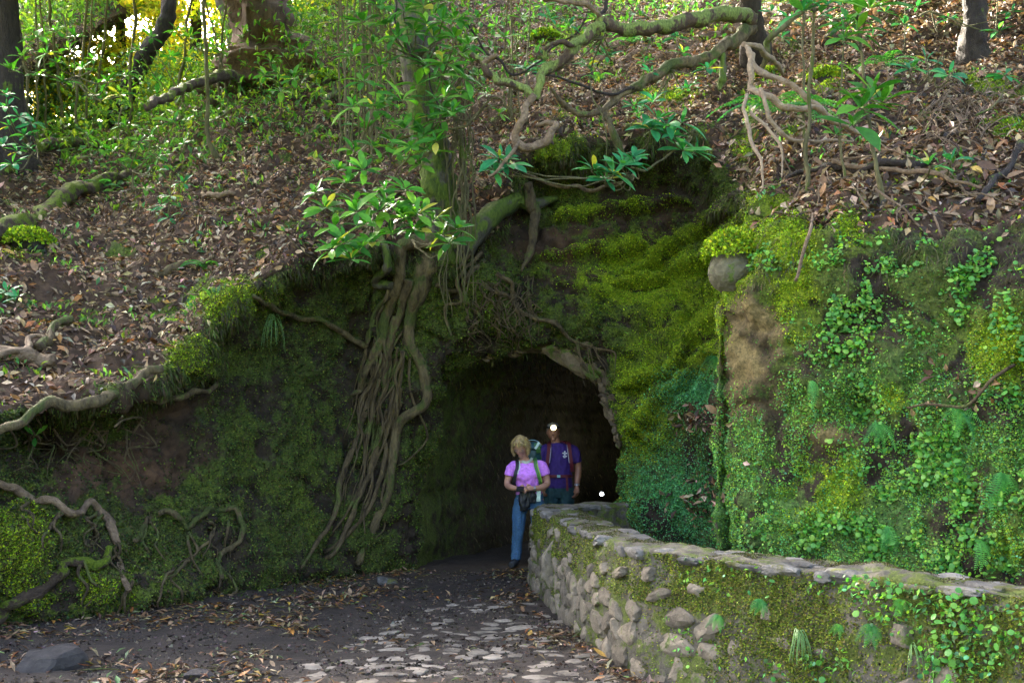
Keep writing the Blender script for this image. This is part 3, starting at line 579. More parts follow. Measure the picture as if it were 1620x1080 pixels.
for L, rad, mt, of in ROOTS:
    tubes('root', [([S(x, y, of) for x, y in L], [q*(.82 if q < .12 else 1) for q in rad])], M[mt], tree, 9, 7, .12)
# fine rootlets across the bundle and over the arch
fl = []
for k in range(30):
    x0 = random.uniform(590, 640); y0 = random.uniform(480, 660); n_ = random.randint(5, 8); L = []
    for j in range(n_): L.append((x0-j*(4+10*(k/46))+random.uniform(-4, 4), y0+j*32))
    fl.append(([S(x, min(y, 895), random.uniform(.03, .09)) for x, y in L], random.uniform(.7, 1.7)*np.array([.014, .014, .012, .004])))
for k in range(60):
    x0 = random.uniform(745, 850); y0 = random.uniform(440, 515); L = [(x0, y0)]
    for j in range(5): L.append((L[-1][0]+random.uniform(-9, 12), L[-1][1]+random.uniform(4, 17)))
    fl.append(([S(x, y, random.uniform(.03, .12)) if y < 560 else S(x, 555, .05) for x, y in L], [.009, .007, .003]))
for k in range(10):
    x0 = random.uniform(900, 960); y0 = random.uniform(530, 560); L = [(x0, y0)]
    for j in range(4): L.append((L[-1][0]+random.uniform(0, 12), L[-1][1]+random.uniform(6, 22)))
    fl.append(([W(x, y, 12.2) for x, y in L], [.009, .006, .003]))
tubes('rootlets', fl, M['root'], tree, 5, 4, .3, kind='stuff')
# vines hanging beside the trunk
vines = thing('hanging_vine', 'tangle of thin woody vines hanging down the right side of the leaning trunk', 'vine', tuple(W(725, 300, 11.8)))
for k in range(20):
    x0 = random.uniform(700, 745); y0 = random.uniform(40, 190); L = [(x0-20, y0)]
    y1 = random.uniform(300, 520); n_ = 7
    for j in range(1, n_+1): L.append((x0+random.uniform(-9, 9), y0+(y1-y0)*j/n_))
    tubes('vine', [(WP([(x, y, 11.75+.1*math.sin(k)) for x, y in L]), [.007, .009, .009, .006])], M['shoot'], vines, 5, 5, .5)

# ------------------------------------------------------------ other trunks and branches
def anchor(pts, sink=0.):
    co, _n = hit(pts[0][0], pts[0][1])
    if co is None: return pts, 0
    sh = co[1]+sink-pts[0][2]; return [(q[0], q[1], q[2]+sh) for q in pts], sh
def trunk(name, label, pts, rad, mat, sides=14, cat='tree', crown=None, sub=8, group=None):
    pts, _s = anchor(pts); t_ = thing(name, label, cat, tuple(W(*pts[0])), group); k0 = np.array(W(*pts[0])); rad = [rad[0]*1.25]+list(rad)
    tubes('trunk', [([k0-(0, 0, .5)]+WP(pts), [rad[0]*1.1]+list(rad[:1])+list(rad[2:]))], M[mat], t_, sides, sub, .06)
    if crown:
        cx, cy, cdp, rx, rz, n_ = crown; ce = W(cx, cy, cdp); q = rnd(n_)*(RS.random((n_, 1))**.4)*np.array((rx, rx*.8, rz))
        keep = noise(q+ce, .9, 2, random.randint(1, 50)) > -.08; q = q[keep]; n_ = len(q)
        nrm = rnd(n_)+np.array((0, 0, .9)); cl_ = palette(n_, [(.04, .11, .02), (.07, .17, .025), (.12, .22, .03), (.18, .26, .03)])
        cloud('crown', LEAF4, q+ce, frames(rnd(n_), nrm), RS.uniform(.09, .2, n_)*max(1, cdp/22), RS.uniform(.35, .5, n_), cl_, M['foliage'], t_)
    return t_
trunk('old_tree', 'massive brown fluted tree trunk high on the slope at the top left', [(425, 112, 20), (418, 60, 20), (410, 10, 20.2), (385, -60, 20.5), (330, -260, 21)], [.72, .6, .55, .5, .4], 'brownbark', 22, crown=(330, -340, 21, 4.5, 2.2, 5000))
trunk('old_tree', 'greenish trunk just left of the massive brown trunk', [(395, 100, 21.5), (375, 40, 21.5), (355, -30, 21.6), (335, -200, 22)], [.3, .28, .26, .2], 'bark', 14)
ltree = trunk('old_tree', 'thick mossy dark tree trunk at the far left edge', [(22, 262, 15), (12, 160, 15), (8, 60, 15.1), (4, -40, 15.2), (-10, -260, 15.4)], [.3, .24, .21, .2, .18], 'dark', crown=(-10, -330, 15.5, 3.5, 1.5, 3500))
trunk('leaning_tree', 'dark crooked trunk against the bright thicket', [(190, 170, 22), (232, 85, 22), (256, 52, 22), (268, 10, 22), (264, -60, 22), (250, -200, 22)], [.16, .17, .17, .16, .15, .12], 'dark', crown=(250, -260, 22, 3.5, 1.8, 4000))
dtree = trunk('dark_tree', 'short dark mossy trunk standing in litter at the top right', [(1540, 92, 12.6), (1541, 40, 12.6), (1540, -10, 12.7), (1535, -150, 13), (1520, -400, 13)], [.17, .14, .135, .13, .12], 'dark')
dk = trunk('gnarled_tree', 'dark trunk at the top of the portal bank carrying the twisted mossy limbs', [(1196, 100, 13.2), (1192, 40, 12.7), (1186, -10, 12.6), (1180, -160, 12.8), (1170, -400, 13)], [.2, .16, .15, .14, .12], 'dark')
LB = [([(1192, 30, 12.5), (1150, 24, 12.1), (1100, 30, 11.8), (1050, 40, 11.5), (985, 42, 11.3), (948, 36, 11.2)], [.13, .125, .12, .115, .1, .09], 'branchmoss'),
 ([(950, 36, 11.2), (932, 62, 11.1), (905, 80, 11.0), (885, 92, 10.95), (862, 108, 10.9), (852, 135, 10.8), (842, 155, 10.8)], [.09, .09, .095, .085, .075, .065, .055], 'branchmoss'),
 ([(842, 155, 10.8), (834, 172, 10.75), (822, 200, 10.7), (817, 220, 10.7), (835, 231, 10.7), (858, 226, 10.75), (874, 212, 10.8), (878, 199, 10.8), (862, 196, 10.85), (846, 199, 10.85)], [.05, .045, .045, .045, .045, .045, .04, .035, .028, .02], 'pale'),
 ([(845, 155, 10.8), (828, 138, 10.8), (805, 130, 10.8), (782, 128, 10.8), (768, 115, 10.8), (762, 95, 10.8), (742, 84, 10.8)], [.05, .055, .055, .06, .05, .045, .03], 'branchmoss'),
 ([(764, 100, 10.8), (775, 93, 10.75), (785, 91, 10.7)], [.03, .03, .025], 'pale'),
 ([(930, 65, 11.1), (905, 74, 10.9), (880, 68, 10.8), (866, 74, 10.75), (862, 92, 10.8)], [.035, .035, .03, .028, .03], 'branchmoss'),
 ([(1190, 40, 12.5), (1150, 72, 12.1), (1110, 95, 11.9), (1060, 108, 11.7), (1012, 135, 11.5), (975, 150, 11.4), (962, 175, 11.3), (966, 205, 11.2), (980, 230, 11.2), (990, 252, 11.2)], [.12, .11, .1, .085, .075, .06, .055, .055, .05, .02], 'rootmoss'),
 ([(975, 150, 11.4), (955, 172, 11.3), (920, 180, 11.2), (895, 165, 11.2), (870, 140, 11.1)], [.04, .04, .035, .03, .015], 'root'),
 ([(1010, 135, 11.5), (965, 150, 11.3), (900, 128, 11), (840, 118, 10.9)], [.02, .018, .014, .008], 'dark'),
 ([(1135, 80, 12), (1150, 105, 11.9), (1148, 130, 11.9), (1140, 145, 11.9)], [.05, .06, .05, .02], 'bark'),
 ([(960, -10, 11.2), (955, 12, 11.2), (945, 24, 11.2), (950, 38, 11.2)], [.025, .025, .025, .03], 'dark'),
 ([(865, -3, 11), (895, 4, 11), (930, 8, 11.1), (948, 24, 11.2)], [.035, .035, .03, .03], 'pale'),
 ([(817, 222, 10.7), (806, 245, 10.5), (785, 265, 10.4), (772, 276, 10.4)], [.02, .02, .018, .012], 'pale')]
for L, rad, mt in LB: tubes('limb', [(WP(L), [q*.7 if q > .05 else q*.9 for q in rad])], M[mt], dk, 10, 8, .3)
lv = thing('hanging_vine', 'thin brown vine looping under the mossy limb across the dark overhang', 'vine', tuple(W(900, 290, 10.8)))
tubes('vine', [(WP([(812, 262, 10.7), (840, 275, 10.7), (870, 290, 10.7), (910, 297, 10.7), (950, 294, 10.7), (985, 286, 10.7), (1000, 275, 10.8)]), [.012, .02, .02, .022, .02, .018, .012])], M['root'], lv, 7, 7, .4)
tubes('vine', [(WP([(1000, 268, 10.7), (1030, 270, 10.7), (1060, 240, 10.8), (1085, 225, 10.9), (1100, 205, 11)]), [.012, .014, .012, .01, .006])], M['shoot'], lv, 6, 7, .4)
tubes('vine', [(WP([(930, 122, 11), (938, 160, 11), (955, 185, 11), (960, 230, 11), (955, 300, 11)]), [.008, .008, .007, .003])], M['shoot'], lv, 5, 7, .4)
pb = thing('dead_branch', 'pale bare forked branch arching over the fern and the right bank', 'branch', tuple(W(1330, 210, 9)))
for L, rad in [([(1178, 74, 9.2), (1186, 88, 9.1), (1190, 108, 9.0), (1215, 118, 9), (1250, 138, 9), (1285, 158, 9), (1315, 190, 9), (1350, 205, 9.2), (1412, 228, 9.6)], [.01, .02, .024, .022, .022, .02, .018, .016, .006]),
 ([(1190, 90, 9.1), (1186, 120, 9.05), (1184, 142, 9.0), (1210, 150, 8.9), (1240, 168, 8.9), (1280, 172, 8.9), (1310, 182, 9), (1345, 202, 9.2)], [.018, .022, .026, .024, .022, .022, .018, .01]),
 ([(1200, 148, 8.9), (1214, 172, 8.8), (1222, 195, 8.8), (1245, 214, 8.8), (1280, 225, 8.9), (1350, 224, 9.2)], [.016, .014, .014, .013, .012, .005]),
 ([(1182, 148, 8.95), (1175, 175, 8.8), (1185, 205, 8.7), (1192, 235, 8.6), (1204, 262, 8.5), (1206, 300, 8.45)], [.014, .014, .013, .013, .01, .006]),
 ([(1188, 180, 8.8), (1215, 205, 8.7), (1235, 232, 8.6), (1236, 280, 8.5)], [.012, .012, .009, .004]),
 ([(1262, 205, 8.8), (1275, 198, 8.8), (1262, 188, 8.8)], [.006, .005, .003]),
 ([(1178, 74, 9.2), (1200, 78, 9.4), (1225, 95, 9.8), (1240, 120, 10.2)], [.018, .022, .022, .015])]:
    tubes('twig', [(WP(L), [q*1.3 for q in rad])], M['bare'], pb, 8, 8, .25)
gb = thing('young_stem', 'curving greenish stem behind the pale forked branch', 'branch', tuple(S(1210, 110)))
tubes('stem', [(WP([(1208, 112, 11.5), (1218, 65, 11.3), (1245, 35, 11.2), (1275, 10, 11.2), (1300, -40, 11.2)]), [.03, .035, .035, .03, .02])], M['shoot'], gb, 8, 8, .3)
for k, (lab, L) in enumerate((('thin dark branch crossing diagonally right of the leaning trunk', [(740, 40), (760, 75), (790, 95), (815, 115), (860, 95), (900, 60), (925, 30), (945, -20)]),
  ('thin bare branch crossing the leaning trunk below its middle', [(560, 85), (600, 100), (640, 150), (700, 180), (740, 190), (790, 165), (830, 190)]),
  ('thin greenish branch curving right of the shoots to the limb tip', [(600, 250), (640, 225), (700, 205), (740, 200), (780, 160), (800, 165)]),
  ('dark forked twig hanging left of the leaning trunk', [(620, -20), (630, 40), (650, 80), (675, 110), (690, 160), (700, 215)]))):
    t_ = thing('bare_branch', lab, 'branch', tuple(W(L[0][0], L[0][1], 11.3)))
    tubes('stem', [(WP([(x, y, 11.35-.1*k) for x, y in L]), [.010, .013, .012, .010, .006])], M['dark' if k in (0, 3) else 'shoot'], t_, 6, 7, .6)
# logs and fallen branches
def log(name, label, L, rad, mat, of=.03, cat='branch', sides=9, group=None):
    pp_ = [S(x, y, of) for x, y in L]; dd_ = np.array([q[1] for q in pp_])
    if np.abs(np.diff(dd_)).max() > .45:
        k_ = np.arange(len(dd_)); f_ = np.polyval(np.polyfit(k_, dd_, 1), k_); ok = np.abs(dd_-f_) <= np.median(np.abs(dd_-f_))+.15; f_ = np.polyval(np.polyfit(k_[ok], dd_[ok], 1), k_)
        pp_ = [W(x, y, d_-.12) for (x, y), d_ in zip(L, f_)]
    if name == 'bank_root': rad = [q*.72 for q in rad]
    return tag(tubes(name, [(pp_, rad)], M[mat], None, sides, 7, .3), label, cat, group)
log('mossy_log', 'thick moss-topped log lying on the slope at the left edge', [(-40, 372), (20, 362), (60, 348), (105, 312), (150, 290), (200, 280), (245, 268)], [.15, .15, .14, .12, .1, .07, .04], 'log', .08, 'log')
log('mossy_log', 'mossy crooked log running off the left edge below the thicket', [(-10, 285), (40, 258), (62, 235), (90, 228), (125, 224), (165, 228), (215, 215)], [.12, .11, .1, .09, .09, .07, .04], 'log', .08, 'log')
log('mossy_log', 'arched mossy log below the massive brown trunk', [(235, 165), (270, 150), (300, 135), (335, 124), (365, 122), (385, 132), (428, 142)], [.05, .06, .07, .085, .09, .085, .05], 'log', .14, 'log')
log('mossy_log', 'thin mossy bough lying below the arched mossy log', [(290, 200), (305, 180), (335, 172), (360, 155), (385, 148)], [.05, .06, .06, .06, .05], 'log', .08, 'log')
log('fallen_branch', 'smooth grey-brown log cut off by the left edge beside the lip', [(-20, 566), (20, 572), (48, 580), (74, 583)], [.075, .075, .07, .06], 'pale', .06, 'log')
log('fallen_branch', 'short brown branch slanting up the litter above the smooth grey log', [(60, 562), (78, 545), (95, 520), (108, 506)], [.05, .05, .045, .04], 'root', .05)
log('fallen_branch', 'pale thin branch leaning over the smooth grey log', [(-10, 590), (20, 570), (50, 555), (80, 550)], [.03, .03, .025, .012], 'pale', .13)
log('fallen_branch', 'dark mossy branch lying mid-slope left of the leafy shrub', [(250, 438), (280, 425), (320, 420), (345, 408)], [.04, .045, .04, .02], 'root', .04)
log('fallen_branch', 'pale short stick on litter in the middle of the left slope', [(322, 312), (345, 314), (378, 310)], [.03, .035, .02], 'pale', .04)
log('fallen_branch', 'reddish curved bough climbing toward the shoot clump', [(478, 228), (500, 205), (508, 175), (525, 150), (548, 138)], [.05, .06, .06, .06, .05], 'root', .08)
log('lip_root', 'long mossy root along the left lip of the bank', [(-10, 700), (25, 662), (60, 645), (110, 636), (165, 628), (190, 612), (225, 598), (252, 588)], [.035, .04, .045, .05, .055, .04, .04, .03], 'rootmoss', .05, 'root')
log('lip_root', 'bare root poking out below the moss hump of the left lip', [(240, 628), (275, 628), (310, 622), (338, 612), (342, 600)], [.025, .03, .03, .022, .01], 'root', .06, 'root')
log('bank_root', 'whitish lichen-spotted root arching across the lower left bank', [(-15, 768), (20, 772), (50, 788), (80, 805), (102, 815), (125, 806), (152, 806), (172, 826), (188, 852), (198, 880), (199, 930)], [.05, .05, .055, .055, .045, .045, .05, .05, .05, .045, .04], 'pale', .07, 'root')
log('bank_root', 'yellow-green mossy root zigzagging beside the whitish root', [(202, 862), (225, 850), (232, 825), (256, 810), (272, 825), (290, 846), (315, 828), (345, 815), (368, 812), (380, 832), (375, 852), (356, 866), (348, 890), (346, 912)], [.03, .035, .04, .04, .04, .04, .038, .035, .035, .04, .038, .035, .035, .03], 'rootmoss', .07, 'root')
log('bank_root', 'low moss-covered root looping along the bottom left bank', [(-10, 985), (30, 945), (75, 928), (85, 898), (110, 892), (145, 905), (170, 893), (180, 865)], [.06, .07, .07, .06, .06, .06, .05, .03], 'log', .07, 'root')
log('bank_root', 'thin roots fanning under the zigzag mossy root', [(330, 860), (310, 880), (285, 900), (270, 915), (245, 925)], [.02, .022, .025, .02, .01], 'rootmoss', .04, 'root')
log('fallen_branch', 'dark long stick lying in litter under the right saplings', [(1250, 288), (1290, 275), (1330, 272), (1400, 268), (1470, 262), (1560, 240)], [.02, .028, .03, .03, .028, .015], 'dark', .06)
log('fallen_branch', 'light tan stick curving across the litter of the right bank', [(1320, 270), (1380, 272), (1440, 285), (1500, 300), (1550, 316)], [.018, .02, .02, .018, .01], 'pale', .08)
log('fallen_branch', 'dark forked stick near the right edge of the litter slope', [(1548, 328), (1565, 300), (1590, 275), (1625, 245)], [.02, .028, .03, .03], 'dark', .07)
log('fallen_branch', 'thin brown branch across the green right face', [(1448, 655), (1485, 640), (1530, 636), (1575, 615), (1625, 590)], [.007, .01, .012, .012, .012], 'root', .1)
log('fallen_branch', 'upright tan twig caught in the moss of the right lip', [(1266, 445), (1275, 410), (1286, 370), (1296, 350)], [.012, .014, .012, .008], 'pale', .08)
log('ground_branch', 'black wet branch lying on the dirt at the bottom left', [(118, 1022), (150, 1035), (185, 1050), (225, 1062), (260, 1090)], [.02, .03, .035, .035, .03], 'dark', .03)
for o in [o for o in bpy.data.objects if o.name.startswith('ground_branch')]: pass
# scattered twigs
tw = {'left_bank': [], 'right_bank': [], 'rock_face': []}
for k, (wv, nm, n_) in enumerate(((slope*isL, 'left_bank', 380), (slope*isR, 'right_bank', 420), (slope*isF, 'rock_face', 200))):
    pos, nn, r = scat(wv, n_, lambda d: 1/d**1.5)
    for i in range(n_):
        d_ = rnd(1)[0]; d_ -= nn[i]*d_.dot(nn[i]); d_ /= np.linalg.norm(d_); L_ = random.uniform(.2, .7)
        q = [pos[i]+nn[i]*(.03+.05*random.random())+d_*L_*s+rnd(1)[0]*.03 for s in (-.5, -.1, .2, .5)]
        tw[nm].append((q, [.008, .008, .006, .003]))
for nm, L in tw.items(): tubes('twigs', L, M['pale' if nm == 'right_bank' else 'root'], BANK[nm], 4, 2, .3, kind='stuff')
# dry grass heap, right
dg = []
for k in range(110):
    x, y = random.gauss(1500, 38), random.gauss(188, 24); a_ = random.uniform(-.9, .9); l_ = random.uniform(20, 60)
    dg.append(([S(x, y, .05), S(x+l_*.5*math.cos(a_), y+l_*.5*math.sin(a_)-8, .14), S(x+l_*math.cos(a_), y+l_*math.sin(a_), .06)], [.004, .004, .002]))
tag(tubes('dry_twigs', dg, M['pale'], None, 3, 3, .3, kind='stuff'), 'heap of dry greyish twiggy stems on the right litter slope', 'twigs')
# fine bare roots under the left lip
br_ = []
for k in range(26):
    x, y = random.uniform(10, 210), random.uniform(645, 690); L = [(x, y)]
    for j in range(4): L.append((L[-1][0]+random.uniform(-22, 22), L[-1][1]+random.uniform(8, 30)))
    br_.append(([S(a_, b_, random.uniform(.08, .22)) for a_, b_ in L], [.01, .008, .003]))
for x0, y0 in ((150, 812), (155, 815), (190, 860), (300, 850), (330, 830), (348, 900), (200, 920), (270, 905), (40, 790), (90, 815), (365, 830), (130, 900), (236, 830)):
    for q_ in range(2):
        L = [(x0, y0)]
        for j in range(4): L.append((L[-1][0]+random.uniform(-16, 14), L[-1][1]+random.uniform(6, 22)))
        br_.append(([S(a_, b_, random.uniform(.02, .07)) for a_, b_ in L], [.016, .012, .004]))
tubes('bare_roots', br_, M['root'], BANK['left_bank'], 5, 4, .4, kind='stuff')

# ------------------------------------------------------------ saplings, shoots, shrubs
LM = {k: [leaf_mesh('leaf', 1, w_, M[k], c_, 5, lambda t_: math.sin(math.pi*t_**1.25)**.75) for w_, c_ in ((.165, .2), (.2, .35), (.15, .08))] for k in ('leaf', 'leafteal', 'leafyel')}
def rosette(parent, c_, up, n_, size, kind='leaf'):
    up = np.array(up, float); up /= np.linalg.norm(up); t1 = np.cross(up, (0.3, 1, .2)); t1 /= np.linalg.norm(t1); t2 = np.cross(up, t1)
    pl = np.array(parent.location)
    for i in range(n_):
        a_ = i*2.4+random.uniform(-.3, .3); el = math.radians(random.uniform(-12, 40) if i < n_-2 else random.uniform(50, 75))
        d_ = math.cos(el)*(math.cos(a_)*t1+math.sin(a_)*t2)+math.sin(el)*up
        nrm = up*1.0+rnd(1)[0]*.25-d_*.1
        R_ = frames(d_[None], nrm[None])[0]
        kd = 'leafyel' if random.random() < .035 else kind
        o = bpy.data.objects.new('leaf', random.choice(LM[kd])); COL.objects.link(o); o.parent = parent
        o.matrix_basis = mat4(c_-pl+d_*.015, R_, size*random.uniform(.7, 1.15)*(.6 if el > .8 else 1))
def shrub(name, label, base, hubs, spots, size, kind='leaf', d0=10.5, cat='shrub', nl=(8, 12), stem='shoot', jd=.5):
    t_ = thing(name, label, cat, tuple(base)); br2 = []
    for (x, y, *dd_) in spots:
        d_ = dd_[0] if dd_ else d0+random.uniform(-jd, jd); c_ = W(x, y, d_)
        h = min(hubs, key=lambda q: np.linalg.norm(np.array(q)-c_)); h = np.array(h)
        mid = (h+c_)/2+np.array((0, 0, -.12))+rnd(1)[0]*.08
        tubes('branch', [([h, mid, c_-(0, 0, .04), c_], [.011, .008, .006, .005])], M[stem], t_, 5, 5, .4)
        rosette(t_, c_, (random.uniform(-.5, .5), random.uniform(-.9, -.2), 1), random.randint(*nl), size*random.uniform(.75, 1.15), kind)
    return t_
hub1 = [W(690, 330, 11.7), W(675, 200, 11.7), W(665, 90, 11.8), W(600, 300, 11.3), W(560, 250, 11.2), W(650, 380, 11.6)]
shrub('laurel_shrub', 'bright green leafy shrub hanging left of the leaning trunk above the root bundle', hub1[0], hub1,
 [(550, 290, 10.2), (545, 385, 9.8), (530, 360, 10.), (580, 355, 10), (600, 335, 10.1), (625, 325, 10.2), (648, 318, 10.3), (572, 392, 9.8), (640, 345, 10.2), (700, 372, 10.3), (722, 362, 10.4), (610, 300, 10.4), (560, 240, 10.4), (590, 232, 10.5), (655, 362, 10.1), (560, 320, 10.3), (515, 330, 10.4), (668, 335, 10.2), (620, 370, 10), (500, 305, 10.5), (590, 385, 10), (535, 270, 10.3), (575, 270, 10.2), (640, 300, 10.1), (525, 395, 9.8), (555, 410, 9.7), (610, 322, 9.9), (660, 340, 10), (685, 350, 10.1), (710, 385, 10.2), (565, 335, 9.9)], .24)
shrub('laurel_shrub', 'leafy sprays crossing in front of the middle of the leaning trunk', hub1[1], hub1,
 [(650, 232), (640, 250), (690, 190), (700, 170), (712, 142), (700, 120), (670, 215), (680, 240), (610, 160), (595, 175), (636, 160), (660, 135), (715, 180), (730, 150), (640, 205), (700, 100), (625, 225), (665, 262), (705, 155), (725, 120), (690, 225), (655, 190), (560, 170), (580, 205), (675, 105)], .26, d0=10.9)
shrub('laurel_shrub', 'leaf sprays around the top of the leaning trunk', hub1[2], hub1,
 [(720, 60), (740, 72), (700, 35), (685, 60), (690, 88), (720, 30), (745, 100), (655, 50), (630, 60), (610, 40), (590, 70), (640, 20), (755, 30), (600, 105), (575, 130), (560, 90), (670, 10), (710, 5), (735, 125), (600, 10), (575, 35), (730, 85), (675, 40), (645, 85)], .26, d0=11)
hub2 = [W(1000, 276, 10.8), W(1100, 205, 11), W(985, 245, 11.2), W(1060, 110, 11.7), W(950, 60, 11.2)]
shrub('laurel_sprig', 'teal green leaf rosettes hanging in front of the dark overhang', hub2[0], hub2,
 [(938, 268, 10.3), (985, 262, 10.3), (1004, 258, 10.4), (958, 284, 10.3), (1000, 250, 10.5), (1055, 200, 10.7), (1030, 205, 10.8), (1080, 238, 10.8), (1078, 195, 10.9), (1100, 240, 10.9), (790, 252, 10.6), (805, 262, 10.6), (780, 270, 10.6), (970, 275, 10.2), (1065, 215, 10.7), (1040, 190, 10.8)], .24, 'leafteal')
shrub('laurel_sprig', 'small leaf rosettes growing behind the twisted mossy limb', hub2[3], hub2,
 [(1002, 168), (1020, 100), (1000, 45), (1030, 115), (1010, 180), (1035, 160), (930, 105), (960, 90), (830, 110), (845, 105), (1070, 60), (1120, 110), (1090, 140), (900, 40), (870, 30), (1080, 85)], .17, 'leafteal', d0=11.6)
def sapling(label, pts, rad, spots, size, kind='leaf', group=None, d0=8.5, mat='shoot'):
    pts, sh_ = anchor(pts); d0 += sh_; t_ = thing('sapling', label, 'sapling', tuple(W(*pts[0])), group)
    tubes('stem', [([W(*pts[0])-np.array((0, 0, .15))]+WP(pts), [rad[0]]+list(rad))], M[mat], t_, 7, 8, .2)
    sp = np.array(WP(pts)); br2 = []
    for (x, y) in spots:
        c_ = W(x, y, d0+random.uniform(-.25, .25)); h = sp[np.argmin(np.linalg.norm(sp-c_, axis=1))]
        tubes('twig', [([h, (h+c_)/2+np.array((0, 0, .03)), c_], [.006, .005, .004])], M[mat], t_, 5, 4, .3)
        rosette(t_, c_, (random.uniform(-.4, .4), random.uniform(-.8, -.3), 1), random.randint(5, 8), size*random.uniform(.8, 1.2), kind)
    return t_
sapling('tall thin sapling just right of the fern, leaning stem with leaves at the top edge', [(1276, 308, 8.6), (1278, 200, 8.6), (1282, 100, 8.6), (1288, 20, 8.6), (1292, -60, 8.6)], [.022, .018, .016, .014, .01], [(1285, 2), (1300, -5), (1265, 0), (1310, 8), (1272, 20), (1330, 12)], .28, 'leafteal')
sapling('second slim stem rising close beside the tall thin sapling', [(1272, 270, 8.9), (1270, 160, 8.9), (1271, 60, 8.9), (1272, -40, 8.9)], [.014, .012, .012, .01], [(1278, 15), (1330, 0)], .2, 'leafteal', d0=8.9)
sapling('sapling with a broad leaf crown at the top edge and a lower leaf tier', [(1397, 325, 8.1), (1384, 260, 8.1), (1372, 190, 8.1), (1368, 130, 8.15), (1360, 80, 8.2), (1356, 30, 8.3)], [.02, .018, .015, .014, .012, .01], [(1360, 25), (1342, 40), (1375, 15), (1355, 50), (1335, 60), (1380, 145), (1372, 160), (1395, 165), (1360, 172), (1350, 200)], .27, 'leaf', d0=8.1)
sapling('short straight sapling between the two leafy saplings', [(1338, 290, 8.4), (1330, 220, 8.4), (1330, 140, 8.4), (1335, 70, 8.4)], [.014, .012, .01, .006], [(1335, 68), (1322, 215)], .17, 'leaf', d0=8.4)
sapling('slim straight sapling on the left slope with almost no leaves', [(345, 252, 13.5), (330, 222, 13.5), (328, 150, 13.5), (325, 80, 13.4), (321, 0, 13.4), (318, -80, 13.4)], [.045, .035, .03, .028, .025, .02], [(330, 60), (312, 30)], .15, d0=13.4)
sapling('low teal-leaved sapling in the middle of the left slope', [(268, 345, 12.0), (268, 320, 12.0), (270, 290, 12), (272, 270, 12)], [.012, .01, .008, .006], [(270, 270), (255, 325), (285, 330), (270, 310), (245, 335), (268, 345), (290, 290)], .17, 'leafteal', d0=12)
sapling('little leafy plant hanging on the lip at the far left', [(45, 690, 8.3), (40, 670, 8.2), (42, 640, 8.2), (45, 625, 8.2)], [.012, .01, .008, .006], [(44, 630), (38, 668), (55, 690), (30, 650)], .13, 'leaf', d0=8.1)
sapling('leafy sprig at the left edge below the mossy logs', [(10, 480, 9.9), (12, 465, 9.9), (12, 455, 9.9)], [.01, .009, .007], [(12, 462), (0, 480), (30, 470)], .17, 'leafteal', d0=9.9)
sapling('bushy sprig beside the arched mossy log', [(395, 205, 14.5), (398, 190, 14.5), (402, 180, 14.5)], [.012, .01, .008], [(398, 185), (412, 195), (420, 215), (385, 195), (430, 225)], .19, 'leafteal', d0=14.4)
for lab, L, kd, d_ in (('leafy bush in front of the massive brown trunk', [(430, 100), (450, 90), (475, 80), (500, 95), (440, 130), (465, 125), (490, 120), (455, 60), (480, 55), (420, 120), (510, 70), (500, 40), (445, 145), (470, 20)], 'leaf', 15),
   ('low bush with light leaves between the left logs', [(155, 235), (140, 215), (230, 300), (210, 290), (250, 250), (265, 235), (180, 240), (220, 225), (240, 215), (200, 200), (290, 230), (275, 195)], 'leaf', 14),
   ('leafy bush at the left edge under the dark trunk', [(10, 170), (30, 185), (15, 200), (40, 215), (5, 230), (28, 240), (50, 195), (10, 150), (20, 260), (45, 235)], 'leafteal', 13.2),
   ('bush of pale leaves in the upper left thicket', [(60, 120), (90, 100), (110, 80), (75, 85), (130, 110), (150, 95), (100, 130), (60, 60), (90, 50), (120, 60), (170, 130), (200, 120), (190, 150), (150, 150), (35, 90), (15, 110)], 'leaf', 15.5),
   ('bush of scattered leaves right of the slim straight sapling', [(240, 60), (220, 80), (270, 90), (300, 100), (280, 50), (330, 110), (350, 80), (340, 40), (360, 150), (300, 60), (250, 130), (290, 150), (310, 180), (340, 190), (270, 175)], 'leaf', 15.5)):
    b0 = S(L[len(L)//2][0], max(q[1] for q in L)+45, .0); d1 = min(d_, b0[1]-.3)
    shrub('laurel_bush', lab, b0, [b0, b0+np.array((.3, -.1, .6)), b0+np.array((-.5, 0, .8)), b0+np.array((.1, 0, 1.5))], L, .21, kd, d0=d1, nl=(7, 10))
